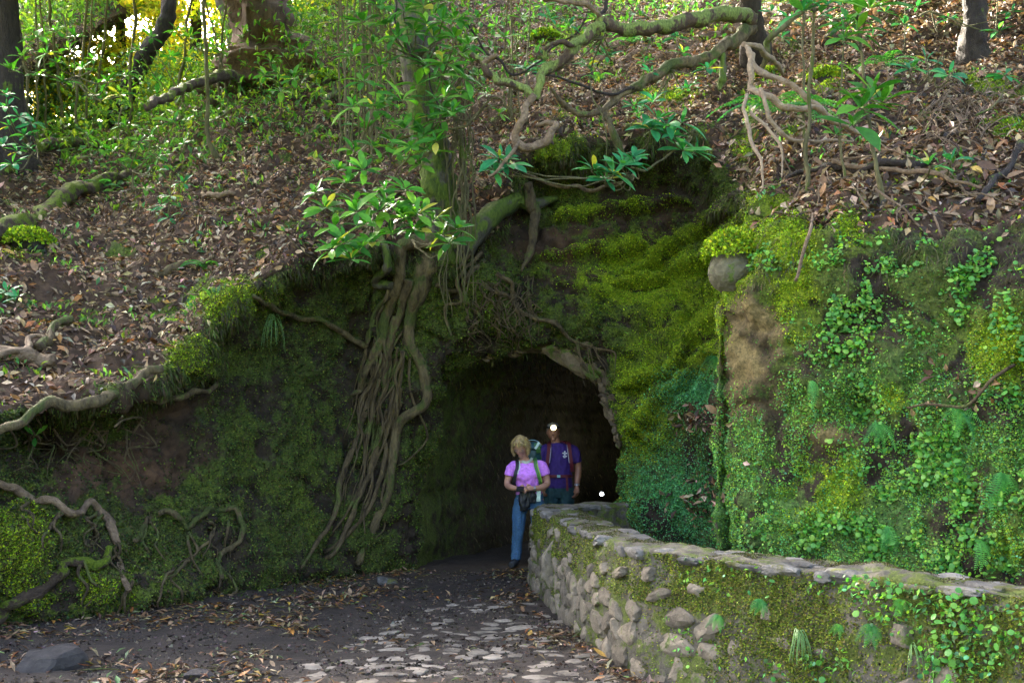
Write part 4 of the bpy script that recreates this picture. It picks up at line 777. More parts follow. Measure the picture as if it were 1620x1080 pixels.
# clumps of slender shoots
def clump(label, xs_, y0, y1, d_, r_=.016, bend=11):
    t_ = thing('shoot_clump', label, 'shoots', tuple(W(np.mean(xs_), y0, d_)), 'clumps of slender upright shoots')
    for x in xs_:
        j = random.uniform(-.3, .3); b_ = random.uniform(-bend, bend); yy = y0+random.uniform(-14, 12)
        bd = S(x, yy)[1]+.05
        tubes('stem', [(WP([(x+random.uniform(-4, 4), yy, bd), (x+b_*.3, (yy*2+y1)/3, bd), (x+b_, (yy+2*y1)/3, bd), (x+b_*1.6, y1, bd)]), np.array([r_*1.2, r_, r_*.9, r_*.6])*random.uniform(.6, 1.35))], M['shoot'], t_, 6, 5, .3)
for lab, L, kd, d_ in (('low leafy bush at the top edge above the mossy limb', [(880, 20), (910, 10), (945, 30), (900, 45), (985, 5), (1010, 25), (1040, 15), (860, 8), (1080, 10), (1110, 20)], 'leaf', 16.5),
   ('teal leafy bush at the top edge right of the gnarled trunk', [(1220, 20), (1250, 35), (1235, 60), (1320, 30), (1400, 20), (1430, 40), (1450, 12), (1380, 60), (1500, 30), (1600, 20), (1580, 50)], 'leafteal', 13.5),
   ('small leafy plant on the slope between the trunk and the mossy limb', [(770, 150), (790, 180), (760, 120), (800, 60), (785, 40), (810, 90), (775, 75), (825, 30)], 'leaf', 14.2),
   ('little green plants around the dry twig heap', [(1440, 110), (1465, 95), (1500, 120), (1470, 262), (1505, 255), (1590, 120)], 'leafteal', 10.6)):
    b0 = S(L[len(L)//2][0], max(q[1] for q in L)+25, .0); d1 = min(d_, b0[1]-.2)
    shrub('laurel_bush', lab, b0, [b0, b0+np.array((.3, -.1, .5)), b0+np.array((-.5, 0, .6)), b0+np.array((.1, 0, 1.))], L, .19, kd, d0=d1, nl=(6, 9))
clump('tall clump of straight shoots at the left of the leaning trunk', [538, 546, 552, 558, 549], 268, -60, 12.9)
clump('dense shoots standing against the left side of the leaning trunk', [568, 574, 579, 584, 590, 596, 587, 572], 262, -60, 13)
clump('few shoots touching the leaning trunk', [612, 618, 623, 606], 245, -60, 13.2)
clump('thin shoots rising behind the broken end of the mossy limb', [806, 812, 822, 832, 798], 195, -60, 13.6, .013)
clump('thin dark stems in the thicket beside the far left trunk', [48, 72, 98, 60, 118], 232, -60, 17, .03, 22)
clump('thin stems in the bright thicket left of the crooked trunk', [150, 138, 205], 225, -60, 19, .026, 34)
clump('thin stems before the massive brown trunk', [280, 345, 362], 190, -60, 18, .02, 34)
clump('two thin straight stems above the right bank beside the dark trunk', [1432, 1560, 1575], 80, -60, 13.5, .012, 4)
# background trees, backlit
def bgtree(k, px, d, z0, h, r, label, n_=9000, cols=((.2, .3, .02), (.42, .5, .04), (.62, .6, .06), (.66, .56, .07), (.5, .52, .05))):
    x = (px-CXP)/F*d; t_ = thing('background_tree', label, 'tree', (x, d, z0), 'sunlit trees beyond the crest')
    tubes('trunk', [([(x, d, z0-.5), (x+.2, d, z0+h*.4), (x-.1, d, z0+h)], [.22, .16, .06])], M['dark'], t_, 8, 6, .1)
    n1_ = 26; cc = np.stack([RS.normal(size=n1_)*r*.55, RS.normal(size=n1_)*r*.45, RS.uniform(.02, 1.05, n1_)*h], -1)+np.array((x, d, z0))
    q = cc[RS.integers(0, n1_, n_)]+rnd(n_)*(RS.random((n_, 1))**.5)*np.array((.95, .9, .6))
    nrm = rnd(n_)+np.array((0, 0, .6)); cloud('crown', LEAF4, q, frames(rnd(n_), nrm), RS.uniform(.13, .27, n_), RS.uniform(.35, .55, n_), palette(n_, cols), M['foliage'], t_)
labs = ['at the far left of the thicket', 'left of the crooked trunk', 'behind the crooked trunk', 'between crooked and massive trunks', 'behind the massive brown trunk', 'above the slope behind the shoots']
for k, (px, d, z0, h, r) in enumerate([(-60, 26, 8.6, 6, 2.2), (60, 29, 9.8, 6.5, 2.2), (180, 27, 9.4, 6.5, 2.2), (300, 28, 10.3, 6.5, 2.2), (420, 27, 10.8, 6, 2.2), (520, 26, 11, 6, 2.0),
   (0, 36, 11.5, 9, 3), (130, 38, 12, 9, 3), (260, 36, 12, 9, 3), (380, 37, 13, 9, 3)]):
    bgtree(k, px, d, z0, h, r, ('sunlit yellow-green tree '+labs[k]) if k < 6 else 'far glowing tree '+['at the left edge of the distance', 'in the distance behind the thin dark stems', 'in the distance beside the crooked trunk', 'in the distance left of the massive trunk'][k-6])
# unseen crowns added to the trees above the frame, shading the slopes
def shade_canopy(t_, cx, cy, cz, rx, ry, rz, n_):
    q = rnd(n_)*(RS.random((n_, 1))**.4)*np.array((rx, ry, rz)); q = q[noise(q+(cx, cy, cz), .8, 2, 77) > -.22]; n_ = len(q)
    cloud('crown', LEAF4, q+np.array((cx, cy, cz)), frames(rnd(n_), rnd(n_)*.6+np.array((0, 0, .9))), RS.uniform(.25, .42, n_), RS.uniform(.4, .6, n_), palette(n_, [(.04, .11, .02), (.07, .17, .025), (.12, .22, .03)]), M['foliage'], t_)
shade_canopy(tree, -1.3, 11.5, 10.6, 4.6, 3.4, 1.7, 8500)
shade_canopy(dk, 3.2, 13.5, 11.6, 4.2, 3.4, 1.7, 7500)
shade_canopy(dtree, 8.0, 13.0, 11.0, 4.6, 3.6, 1.8, 7500)
shade_canopy(ltree, -7.8, 13.0, 10.8, 4.4, 3.2, 1.6, 6000)
shade_canopy(ltree, -5.6, 17.0, 11.7, 4.2, 2.2, 2.1, 6000)  # extra unseen lobe, added to keep the sun off the wall
# low undergrowth along the crest
n = 30000; wv = slope*isL*sst(13.5, 17, P[:, 1])*(1-sst(24, 30, P[:, 1])); pos, nn, r = scat(wv, n)
hgt = RS.random(n)**1.5*1.5*sst(14, 19, pos[:, 1])
pos = pos+np.stack([RS.normal(size=n)*.05, RS.normal(size=n)*.05, hgt*(.6+1.0*(noise(pos, .8, 2, 81)+.3))], -1)
cloud('undergrowth', LEAF4, pos, frames(rnd(n)+np.array((0, 0, .3)), rnd(n)*.6+np.array((0, -.2, .9))), RS.uniform(.09, .19, n), RS.uniform(.33, .5, n), palette(n, [(.05, .13, .02), (.08, .19, .03), (.14, .25, .035), (.05, .14, .05)]), M['foliage'], BANK['left_bank'])
n = 5000; wv = slope*(isF+isR*.25)*sst(15.5, 18, P[:, 1])*(1-sst(24, 28, P[:, 1])); pos, nn, r = scat(wv, n)
pos = pos+np.stack([0*pos[:, 0], 0*pos[:, 0], RS.random(n)**1.6*.6], -1)
cloud('undergrowth', LEAF4, pos, frames(rnd(n)+np.array((0, 0, .3)), rnd(n)*.6+np.array((0, -.2, .9))), RS.uniform(.09, .18, n), RS.uniform(.33, .5, n), palette(n, [(.03, .11, .02), (.05, .15, .03), (.09, .2, .035), (.03, .12, .05)]), M['foliage'], BANK['rock_face'])

# ------------------------------------------------------------ ferns
def frond_mesh(L=1., pairs=16):
    V, Fc = [], []
    def pt(s): return np.array((0, L*(s-.18*s*s), L*(.42*s-.75*s*s)))
    for i in range(pairs+1):
        s = .08+.92*i/pairs; c_ = pt(s); wd = .21*L*math.sin(math.pi*min(.97, .12+.8*s))**.8*(1-.35*s); tw_ = .017*L
        for sg in (-1, 1):
            b_ = len(V); V += [c_+(0, -tw_*.6, 0), c_+np.array((sg*wd*.5, tw_*.3, -.02*L*.5))+(0, -tw_*.7, 0), c_+np.array((sg*wd, tw_*1.6, -.06*L)), c_+np.array((sg*wd*.5, tw_*1.6, -.01)), c_+(0, tw_*.6, 0)]
            Fc.append([b_, b_+1, b_+3, b_+4]); Fc.append([b_+1, b_+2, b_+3])
    for i in range(10):
        a_, c_ = pt(i/10), pt((i+1)/10); b_ = len(V); wr = .007*L; V += [a_-(wr, 0, 0), a_+np.array((wr, 0, 0)), c_+np.array((wr, 0, 0)), c_-(wr, 0, 0)]; Fc.append([b_, b_+1, b_+2, b_+3])
    return mesh('frond', np.array(V), Fc, M['fern'], smooth=False)
FM = frond_mesh()
def fern(label, px, py, n_, L, of=.03, wall=False, spread=math.pi*2, a0=0, pt_=None):
    c_, nn_ = hit(px, py, of) if pt_ is None else (np.array(pt_), np.array((0, -1, .2)))
    t_ = thing('fern', label, 'fern', tuple(c_))
    for i in range(n_):
        a_ = a0+spread*(i+.5*random.random())/n_
        if wall: d_ = np.array((math.cos(a_)*.7, -.55, math.sin(a_)*.7-.1)); up = np.array((0, -.75, .65))
        else: d_ = np.array((math.cos(a_), math.sin(a_)*.8-.2, .35)); up = np.array((0, -.25, 1.))
        R_ = frames(d_[None], (up+rnd(1)[0]*.2)[None])[0]
        o = bpy.data.objects.new('frond', FM); COL.objects.link(o); o.parent = t_; o.matrix_basis = mat4((0, 0, 0), R_, L*random.uniform(.75, 1.1))
    return t_
fern('large fern under the pale forked branch', 1225, 185, 9, .62, pt_=W(1222, 178, 9.6))
fern('fern spraying right behind the pale forked branch', 1280, 185, 7, .5, spread=math.pi, a0=-math.pi/2, pt_=W(1262, 180, 9.7))
fern('fern in the litter behind the leafy right saplings', 1398, 110, 7, .5)
fern('small fern at the top of the slope behind the mossy limb', 1000, 70, 7, .55)
fern('small fern lying under the upper mossy limb', 945, 130, 6, .4)
fern('single hanging fern tuft on the brown patch of the right face', 1285, 600, 2, .22, wall=True, spread=.8, a0=-2.0)
fern('big fern fronds hanging at the right edge of the green face', 1590, 745, 4, .38, wall=True, spread=1.6, a0=-2.6)
fern('fern fronds low on the green face just above the wall', 1405, 830, 3, .25, wall=True, spread=1.2, a0=-2.2)
fern('fern just above the wall near the right edge', 1555, 850, 3, .22, wall=True, spread=1.2, a0=-2.0)
fern('fern in the middle of the green face beside the hollow', 1395, 668, 4, .24, wall=True, spread=2.4, a0=-2.6)
fern('fern under the thin brown branch on the right face', 1520, 645, 5, .26, wall=True, spread=3, a0=-3)
fern('fern sprouting on the teal moss of the portal recess', 1135, 560, 4, .28, wall=True, spread=2.4, a0=-3.2)
fern('fern on the left slope above the lip', 330, 425, 5, .4)
fern('fern beside the log at the left end of the slope', 210, 270, 6, .55)
fern('fern near the left thicket base', 160, 300, 5, .45)

# ------------------------------------------------------------ stone wall and channel
WF = np.array([(.24, 10.95), (.36, 9.9), (.50, 8.9), (.66, 7.7), (.84, 6.95), (1.14, 6.5), (1.76, 5.72), (2.1, 5.28), (2.46, 4.84), (3.4, 3.9), (4.6, 2.9)])
far = np.array([(1.45, 12.05), (1.0, 11.9), (.62, 11.75), (.36, 11.45)])
CL = np.concatenate([far[:, :2], WF]); CLs = catmull(np.concatenate([CL, np.zeros((len(CL), 1))], 1), 26, .45)[:, :2]
TT = np.gradient(CLs, axis=0); TT /= np.linalg.norm(TT, axis=1, keepdims=True); NR = np.stack([TT[:, 1], -TT[:, 0]], -1)   # towards the path?
# for the near run the path side lies at -x: make the normal point to the path
NR = -NR if NR[len(NR)//2].dot((-1, -.3)) < 0 else NR
WT = .40
def wprof(i):
    f_ = CLs[i]; b_ = CLs[i]-NR[i]*WT
    return f_, b_
prof = [(0, -.12, .05), (0, .15, .045), (0, .35, .03), (0, .55, .015), (0, .72, .0), (0, .80, -.01), (.06, .85, 0), (.2, .855, 0), (.5, .86, 0), (.8, .855, 0), (.95, .84, 0), (1, .75, 0), (1, .45, 0), (1, -.1, 0)]
PF = catmull(np.array([(a_, b_, c_) for a_, b_, c_ in prof]), 4, .4)
WV = np.zeros((len(CLs), len(PF), 3))
for i in range(len(CLs)):
    xy = CLs[i]-NR[i]*(PF[:, :1]*WT)+NR[i]*PF[:, 2:3]; WV[i, :, :2] = xy; WV[i, :, 2] = PF[:, 1]
fl_ = WV.reshape(-1, 3); WN = gnormals(WV); 
if (WN[:, 2, :2]*NR).sum() < 0: WN = -WN; wflip = True
else: wflip = False
WV = WV+WN*((.05*noise(fl_, 3, 3, 91)+.02*noise(fl_, 11, 3, 92)).reshape(WV.shape[:2]))[..., None]
wi = np.arange(WV.shape[0]*WV.shape[1]).reshape(WV.shape[:2]); wq = np.stack([wi[:-1, :-1], wi[1:, :-1], wi[1:, 1:], wi[:-1, 1:]], -1).reshape(-1, 4)
if wflip: wq = wq[:, ::-1]
WVf = WV.reshape(-1, 3); top = (WN.reshape(-1, 3)[:, 2] > .6).astype(float)
nw = noise(WVf, 3, 3, 93); lowd = sst(.35, .0, WVf[:, 2])
wz = np.stack([np.clip(.55+.9*nw-.6*sst(.6, .3, WVf[:, 2])*(WVf[:, 1] > 6.3)-.15*top, 0, 1), np.clip(.08+.5*nw-.2*top, 0, 1), 0*top], 1); wsl = np.stack([.45+0*nw, .12*(1-lowd)+.1*top, 0*nw], 1)
wall = thing('stone_wall', 'low curving mossy stone wall beside the path, running into the tunnel', 'wall', (1.14, 6.5, 0))
M['mortar'] = stone_mat('wall_mortar', (.03, .027, .02), (.19, .17, .125), moss=.42, mc=((.03, .045, .008), (.12, .15, .025)), scale=16)
ob('core', mesh('core', WVf, wq, M['mortar'], cols={'zone': wz, 'soil': wsl}), wall)
def rock_meshes(name, mat, n_, sub, sc=(1, 1, 1), cuts=9, rough=.06, boxy=0):
    out = []
    for k in range(n_):
        bm = bmesh.new(); bmesh.ops.create_icosphere(bm, subdivisions=sub, radius=1.0)
        V = np.array([v.co[:] for v in bm.verts])
        if boxy: V = V/(np.max(np.abs(V), axis=1, keepdims=True)**boxy)*.8
        for c_ in range(cuts):
            d_ = rnd(1)[0]; h = random.uniform(.55, .8); e_ = V@d_-h; V = V-np.where(e_ > 0, e_, 0)[:, None]*d_
        V *= 1+rough*noise(V, 2.5, 3, k+100)[:, None]*2; V *= np.array(sc)
        for v, c_ in zip(bm.verts, V): v.co = c_
        me = bpy.data.meshes.new(name); bm.to_mesh(me); bm.free(); me.materials.append(mat)
        me.polygons.foreach_set('use_smooth', np.full(len(me.polygons), False)); out.append(me)
    return out
RMs = rock_meshes('stone', M['stone'], 9, 3, cuts=6, boxy=.7); RMc = rock_meshes('stone', M['capstone'], 9, 3, cuts=5, boxy=.85, rough=.05)
alen = np.concatenate([[0], np.cumsum(np.linalg.norm(np.diff(CLs, axis=0), axis=1))]); Ltot = alen[-1]
def wat(s): 
    i = np.interp(s, alen, np.arange(len(alen))); i_ = int(i); return CLs[i_], NR[i_], TT[i_]
def put(me, name, parent, loc, rot, sc):
    o = bpy.data.objects.new(name, me); COL.objects.link(o); o.parent = parent
    o.location = Vector(loc)-Vector(parent.location); o.rotation_euler = rot; o.scale = sc; return o
def aim(T_): return math.atan2(T_[1], T_[0])
nst = 0
s0 = alen[26*3]     # start of the near run
# face stones in irregular courses
for row, (z, h, p_) in enumerate(((.07, .20, .97), (.25, .17, .9), (.40, .15, .75), (.54, .12, .32), (.67, .10, .18))):
    s = s0+random.uniform(0, .2)
    while s < Ltot-1.6:
        f_, n_, t_ = wat(s); left = f_[1] > 6.3
        wd = random.uniform(.14, .34)*(1 if row < 3 else .75)
        pr = p_ if left else p_*.55
        if random.random() < pr:
            zz = z+random.uniform(-.04, .04); dp = .07 if left else .05
            put(random.choice(RMs), 'stone', wall, (f_[0]+n_[0]*(.0-z*.03), f_[1]+n_[1]*(.0-z*.03), zz), (random.uniform(-.25, .25), random.uniform(-.5, .5), aim(t_)+random.uniform(-.15, .15)), (wd*.64, dp+.02, h*random.uniform(.52, .72))); nst += 1
        s += wd*.92
# cap stones: front edge, back edge and fill
for side, zc, hh in ((.075, .815, .05), (.21, .83, .035), (.34, .82, .045)):
    s = .2
    while s < Ltot-1.6:
        f_, n_, t_ = wat(s); wd = random.uniform(.10, .30)*(1 if side != .2 else .9)
        if random.random() < .97:
            put(random.choice(RMc), 'stone', wall, (f_[0]-n_[0]*(side+random.uniform(-.03, .03)), f_[1]-n_[1]*(side+random.uniform(-.03, .03)), zc+random.uniform(-.012, .012)), (random.uniform(-.07, .07), random.uniform(-.07, .07), aim(t_)+random.uniform(-.15, .15)), (wd*.62, random.uniform(.08, .12), hh*random.uniform(.7, 1.25))); nst += 1
        s += wd*.98
# an upright post-like stone at the far corner
put(RMs[0], 'stone', wall, (.36, 9.55, .42), (.03, 0, 1.7), (.055, .1, .3))
# moss and plants on the wall
WQ = WVf[wq]; wa = np.linalg.norm(np.cross(WQ[:, 2]-WQ[:, 0], WQ[:, 3]-WQ[:, 1]), axis=1)*.5; wqn = WN.reshape(-1, 3)[wq].mean(1)
def wscat(n_, w_):
    cs_ = np.cumsum(wa*w_); r_ = np.minimum(np.searchsorted(cs_, RS.random(n_)*cs_[-1]), len(wq)-1); u, v = RS.random((n_, 1)), RS.random((n_, 1)); q = WQ[r_]
    return q[:, 0]*(1-u)*(1-v)+q[:, 1]*u*(1-v)+q[:, 2]*u*v+q[:, 3]*(1-u)*v, wqn[r_]
wc = WQ.mean(1); fr_ = (wqn[:, 2] < .55) & (wc[:, 1] > 3.9) & (wc[:, 1] < 11.2); nzw = noise(wc, 2.6, 3, 95); nzw2 = noise(wc, 6, 2, 96)
mw = fr_*sst(-.05, .25, nzw+.5*nzw2+.25*sst(.1, .6, wc[:, 2])-.1)
def wt(nm, n_, w_, smin, smax, cols, tpl=LEAF2, asp=(.4, .8), lift=.0, out=.9, droop=-.4, mat='mossleaf'):
    pos, nn_ = wscat(n_, w_); d_ = nn_*out+rnd(n_)*.8+np.array((0, 0, droop)); nrm = nn_*.5+np.array((0, -.4, .6))+.6*rnd(n_)
    return cloud(nm, tpl, pos+nn_*lift, frames(d_, nrm), RS.uniform(smin, smax, n_), RS.uniform(*asp, n_), palette(n_, cols, .3), M[mat], wall)
wt('moss', 120000, (mw+.3*fr_)*(1-.88*((wc[:, 1] > 6.35) & (wc[:, 2] < .5)))*(1.+2*(wc[:, 1] < 7)), .009, .022, [(.07, .10, .010), (.12, .16, .014), (.19, .22, .025), (.13, .11, .03), (.04, .06, .01)])
wt('moss', 16000, ((wqn[:, 2] >= .55) & (wc[:, 1] < 11.2))*sst(.0, .3, nzw), .008, .016, [(.04, .05, .012), (.06, .07, .015), (.07, .05, .025)])
wright = fr_*(wc[:, 1] < 6.6)*sst(-.1, .2, noise(wc, 2.1, 2, 97))*sst(.05, .3, wc[:, 2])
wright = wright*(.25+.75*(wc[:, 1] < 5.9))
wt('round_leaves', 800, wright*(1+2*(wc[:, 0] > 1.7)), .018, .032, RG+MT[:2], tpl=ROUND, asp=(.9, 1.1), lift=.035, out=.5, droop=-.1, mat='foliage')
wt('small_herbs', 2000, wright, .02, .05, MG[:4], tpl=LEAF4, asp=(.3, .5), lift=.02, mat='foliage')
pos, nn_ = wscat(150, wright); 
for i in range(150):
    o = bpy.data.objects.new('round_leaf', rm); COL.objects.link(o); o.parent = wall
    R_ = frames((nn_[i]*.5+rnd(1)[0]*.8-(0, 0, .2))[None], (nn_[i]*.5+np.array((0, -.5, .7))+.3*rnd(1)[0])[None])[0]
    o.matrix_basis = mat4(pos[i]+nn_[i]*.05-np.array(wall.location), R_, random.uniform(.028, .042))
def wallpt(px, py):
    bv = wallpt.bv; co, n_, i_, d_ = bv.ray_cast(Vector((0, 0, EYE)), Vector(W(px, py, 1.)-np.array((0, 0, EYE))).normalized()); return np.array(co) if co else W(px, py, 5.5)
wallpt.bv = BVHTree.FromPolygons([tuple(v) for v in WVf.tolist()], wq.tolist())
for k, (px, py, L_) in enumerate(((1200, 945, .14), (1135, 970, .12), (1375, 985, .17), (1420, 945, .1), (1325, 985, .1))):
    fern(['fern high on the wall front near its bend', 'small fern on the wall left of the bare stone', 'flat fern in the middle of the wall front', 'little fern under the wall capping', 'small fern left of the flat fern on the wall'][k], 0, 0, 4, L_, wall=True, spread=2.6, a0=-3, pt_=wallpt(px, py)+np.array((0, -.03, 0)))
def grass(label, px, py, n_, L_, pt_=None):
    c_ = wallpt(px, py) if pt_ is None else pt_; t_ = thing('grass_tuft', label, 'grass', tuple(c_)); bl = []
    for i in range(n_):
        a_ = random.uniform(-1.2, 1.2); l_ = L_*random.uniform(.6, 1.2)
        bl.append(([c_, c_+np.array((math.sin(a_)*l_*.15, -.05, l_*random.uniform(-.1, .2))), c_+np.array((math.sin(a_)*l_*.35, -.09, -l_*.35)), c_+np.array((math.sin(a_)*l_*.45, -.1, -l_*random.uniform(.7, 1.1)))], [.0022, .0022, .0018, .0008]))
    tubes('blades', bl, M['fernp'], t_, 3, 4, .05)
M['fernp'] = plain_mat('grass_blade', (.10, .22, .05), .5)
grass('green grass tuft drooping from the wall front', 1262, 1000, 22, .16)
grass('small grass tuft at the foot of the wall', 1440, 1020, 10, .13)
grass('pale grass tuft hanging below the mossy left lip', 428, 510, 26, .3, S(428, 500, .06))
# channel water behind the wall
inn = CLs-NR*(WT-.02); out_ = CLs-NR*(WT+1.3); cv = np.concatenate([np.c_[inn, np.full(len(inn), .42)], np.c_[out_, np.full(len(inn), .42)]]); ni = len(inn)
wm, wt_, wb = newmat('channel_water'); wb.inputs['Base Color'].default_value = (.01, .02, .012, 1); wb.inputs['Roughness'].default_value = .08
b = NB(wt_); b.bump(b.noise(b.n('ShaderNodeNewGeometry').outputs['Position'], 6, 3), .2, .02, wb)
sl = slice(26*3, ni); a_ = np.arange(26*3, ni-1)
ob('water', mesh('water', cv, np.stack([a_, a_+1, a_+1+ni, a_+ni], -1), wm), kind='structure')

# ------------------------------------------------------------ portal stones, boulder, rocks
RMp = rock_meshes('stone', M['portalstone'], 6, 3, cuts=11)
ring = thing('portal_arch', 'rough ring of broken brown stones over the tunnel mouth', 'rock', tuple(W(880, 545, 12.2)))
for k in range(34):
    a_ = k/33; j_ = i0+int((.37+.47*a_)*(i1-i0)); q = G2[j_, 0]; big = math.exp(-((a_-.42)/.2)**2)
    for lay in range(2 if random.random() < .6 else 1):
        o_ = .03+lay*random.uniform(.10, .17); rad_ = np.array((q[0]-.2, 0, q[2]-1.2)); rad_ /= np.linalg.norm(rad_); sz_ = (.07+.12*big)*random.uniform(.5, 1.35)
        put(random.choice(RMp), 'stone', ring, q+rad_*o_*(.7+.6*big)+np.array((0, -.03-.05*lay+random.uniform(-.03, .03), 0)), (random.uniform(-.5, .5), -math.atan2(rad_[0], rad_[2])*-1+random.uniform(-.5, .5), random.uniform(-.6, .6)), (sz_*random.uniform(1.1, 1.9), .11, sz_*random.uniform(.45, .8)))
bo = thing('boulder', 'rounded grey boulder with a bright moss cap sticking out of the right bank', 'boulder', tuple(W(1160, 430, 8.2)))
put(rock_meshes('stone', stone_mat('boulder_stone', (.035, .034, .018), (.15, .14, .085), moss=.12), 1, 4, cuts=1, rough=.05)[0], 'stone', bo, W(1162, 430, 8.2), (0, 0, .3), (.215, .21, .19))
n = 9000; q = rnd(n); q = q[(q[:, 2] > -.1+.25*noise(q*.5, 3, 2, 5))]; n = len(q); nb = q; pp = W(1162, 405, 8.2)+q*np.array((.23, .22, .19))+q*RS.random((n, 1))*.03
cloud('moss_cap', LEAF2, pp, frames(nb*.8+rnd(n)*.8, nb+rnd(n)*.6), RS.uniform(.015, .04, n), RS.uniform(.4, .8, n), palette(n, MBR, .3), M['mossleaf'], bo)
RMd = rock_meshes('rock', M['darkrock'], 3, 3, cuts=10)
def rock(label, px, py, sc, me, rz=0):
    d_ = EYE*F/(py-HZ); o = ob('rock', me, loc=(W(px, py, d_)[0], d_, sc[2]*.4)); o.scale = sc; o.rotation_euler = (.1, .2, rz); return tag(o, label, 'rock')
rock('large dark wet rock at the bottom left corner', 78, 1074, (.26, .2, .2), RMd[0], .4)
rock('flat brown rock left of the dark wet rock', 22, 1075, (.22, .2, .05), RMd[1], .2)
rock('dark lumpy stone at the bottom edge by the fallen green leaves', 320, 1078, (.16, .14, .06), RMd[2], 1.)
rock('small pale stone at the foot of the left bank beside the path', 612, 922, (.14, .1, .05), RMc[1], .3)
# mossy mound stones on the slopes
for k, (px, py, s_, lb) in enumerate(((862, 62, .28, 'bright mossy boulder high on the slope behind the mossy limb'), (45, 385, .3, 'mossy stone cluster at the left end of the slope'), (1215, 120, .16, 'mossy lump behind the pale forked branch'), (1305, 125, .2, 'moss-covered stone behind the tall thin sapling'), (520, 130, .3, 'mossy lump beside the reddish curved bough'))):
    c_ = S(px, py); t_ = thing('mossy_boulder', lb, 'boulder', tuple(c_)); put(RMd[k % 3], 'stone', t_, c_, (0, 0, k), (s_, s_*.9, s_*.6))
    n = 3500; q = rnd(n); q = q[q[:, 2] > -.1]; n = len(q)
    cloud('moss', LEAF2, c_+q*np.array((s_, s_*.9, s_*.6))*.97, frames(q*.7+rnd(n)*.8, q+rnd(n)*.6), RS.uniform(.03, .06, n), RS.uniform(.4, .8, n), palette(n, MBR, .3), M['mossleaf'], t_)

# ------------------------------------------------------------ cobbles, ground leaves
RMb = rock_meshes('cobble', M['cobble'], 10, 3, cuts=8, boxy=.4, rough=.08)
def wallx(y): return np.interp(y, WF[::-1, 1], WF[::-1, 0])
cob = 0
y = 5.6
while y < 10.6 and cob < 300:
    step = random.uniform(.13, .17); x = -1.52+max(0, (y-7.4))*.33
    x += random.uniform(-.03, .05)
    while x < min(wallx(y)-.12, 1.2):
        wd = random.uniform(.13, .28); pr = 1.0-.25*max(0, y-8.0)-(.35 if x > wallx(y)-.45 else 0); 
        if noise(np.array([[x, y, 0]]), 1.3, 2, 55)[0] > .2: pr -= .45
        if random.random() < pr:
            xx, yy = x+wd/2, y+random.uniform(-.03, .03); zg = float(gz(np.array([xx]), np.array([yy]))[0])
            put(random.choice(RMb), 'cobble', path, (xx, yy, zg-.012+random.uniform(-.004, .004)), (random.uniform(-.05, .05), random.uniform(-.05, .05), random.uniform(-.5, .5)), (wd*random.uniform(.54, .68), step*random.uniform(.52, .7), .022)); cob += 1
        x += wd*random.uniform(1.0, 1.15)
    y += step
GL = [leaf_mesh('fallen_leaf', 1, w_, M['deadobj'], c_, 4) for w_, c_ in ((.17, .2), (.2, -.25))]
def gweight(x, y):
    wl = wallx(y); return sst(-.25, .3, noise(np.array([[x, y, 0]]), 1.3, 2, 57)[0])*1.4*np.clip(.12+1.6*np.exp(-((x-wl+.25)/.22)**2)*(y > 6)+2.2*np.exp(-((x+1.9-.0*(y))/.5)**2)*(y < 11)+.9*(x < -1.7)+1.3*math.exp(-((x-np.interp(y, *BXY)-.2)/.3)**2), 0, 2)
BXY = ([7, 8.1, 8.8, 9.7, 10.5, 11.5, 12.1], [-4.6, -4.1, -3.4, -2.9, -2.5, -2.0, -1.5])
def gpts(n_):
    X_, Y_ = [], []
    while len(X_) < n_:
        y_ = 6+6.3*random.random()**1.2; x_ = random.uniform(-4.4, 1.0)
        if x_ > wallx(y_)-.05 or random.random()*2 > gweight(x_, y_): continue
        X_.append(x_); Y_.append(y_)
    X_, Y_ = np.array(X_), np.array(Y_); return np.stack([X_, Y_, gz(X_, Y_)+.012], -1)
gp = gpts(290)
for q in gp:
    nrm = np.array((0, 0, 1.))+rnd(1)[0]*.3; d_ = rnd(1)[0]; d_ -= nrm*d_.dot(nrm)/nrm.dot(nrm); R_ = frames(d_[None], nrm[None])[0]
    o = bpy.data.objects.new('fallen_leaf', random.choice(GL)); COL.objects.link(o); o.parent = path; o.matrix_basis = mat4(q+np.array((0, 0, .008)), R_, random.uniform(.07, .13))
n = 5500; gp = gpts(n); nrm = np.array((0, 0, 1.))+rnd(n)*.3; d_ = rnd(n); d_ -= nrm*(d_*nrm).sum(1, keepdims=True)
cloud('leaf_litter', LEAF4, gp, frames(d_, nrm), RS.uniform(.03, .1, n), RS.uniform(.2, .4, n), palette(n, DEAD+[(.3, .22, .03), (.10, .14, .04), (.14, .18, .07), (.30, .14, .03)]), M['litter'], path)
n = 9000; X_ = RS.uniform(-4.6, -1.0, n); Y_ = 6.5+RS.random(n)*6; bx_ = np.interp(Y_, [7, 8.1, 8.8, 9.7, 10.5, 11.5, 12.1], [-4.6, -4.1, -3.4, -2.9, -2.5, -2.0, -1.5]); k_ = (X_-bx_ < .45*RS.random(n)**2) & (X_ > bx_-.3); gp = np.stack([X_, Y_, gz(X_, Y_)], -1)[k_]; n = len(gp)
cloud('moss', LEAF2, gp, frames(rnd(n)+np.array((0, 0, 1.)), rnd(n)), RS.uniform(.02, .05, n), RS.uniform(.4, .8, n), palette(n, MD[1:]+MBR[3:]), M['mossleaf'], path)
TET = (np.array([(-.5, -.4, -.2), (.5, -.4, -.2), (0, .5, -.2), (0, 0, .5)]), np.array([(0, 1, 3), (1, 2, 3), (2, 0, 3), (0, 2, 1)]))
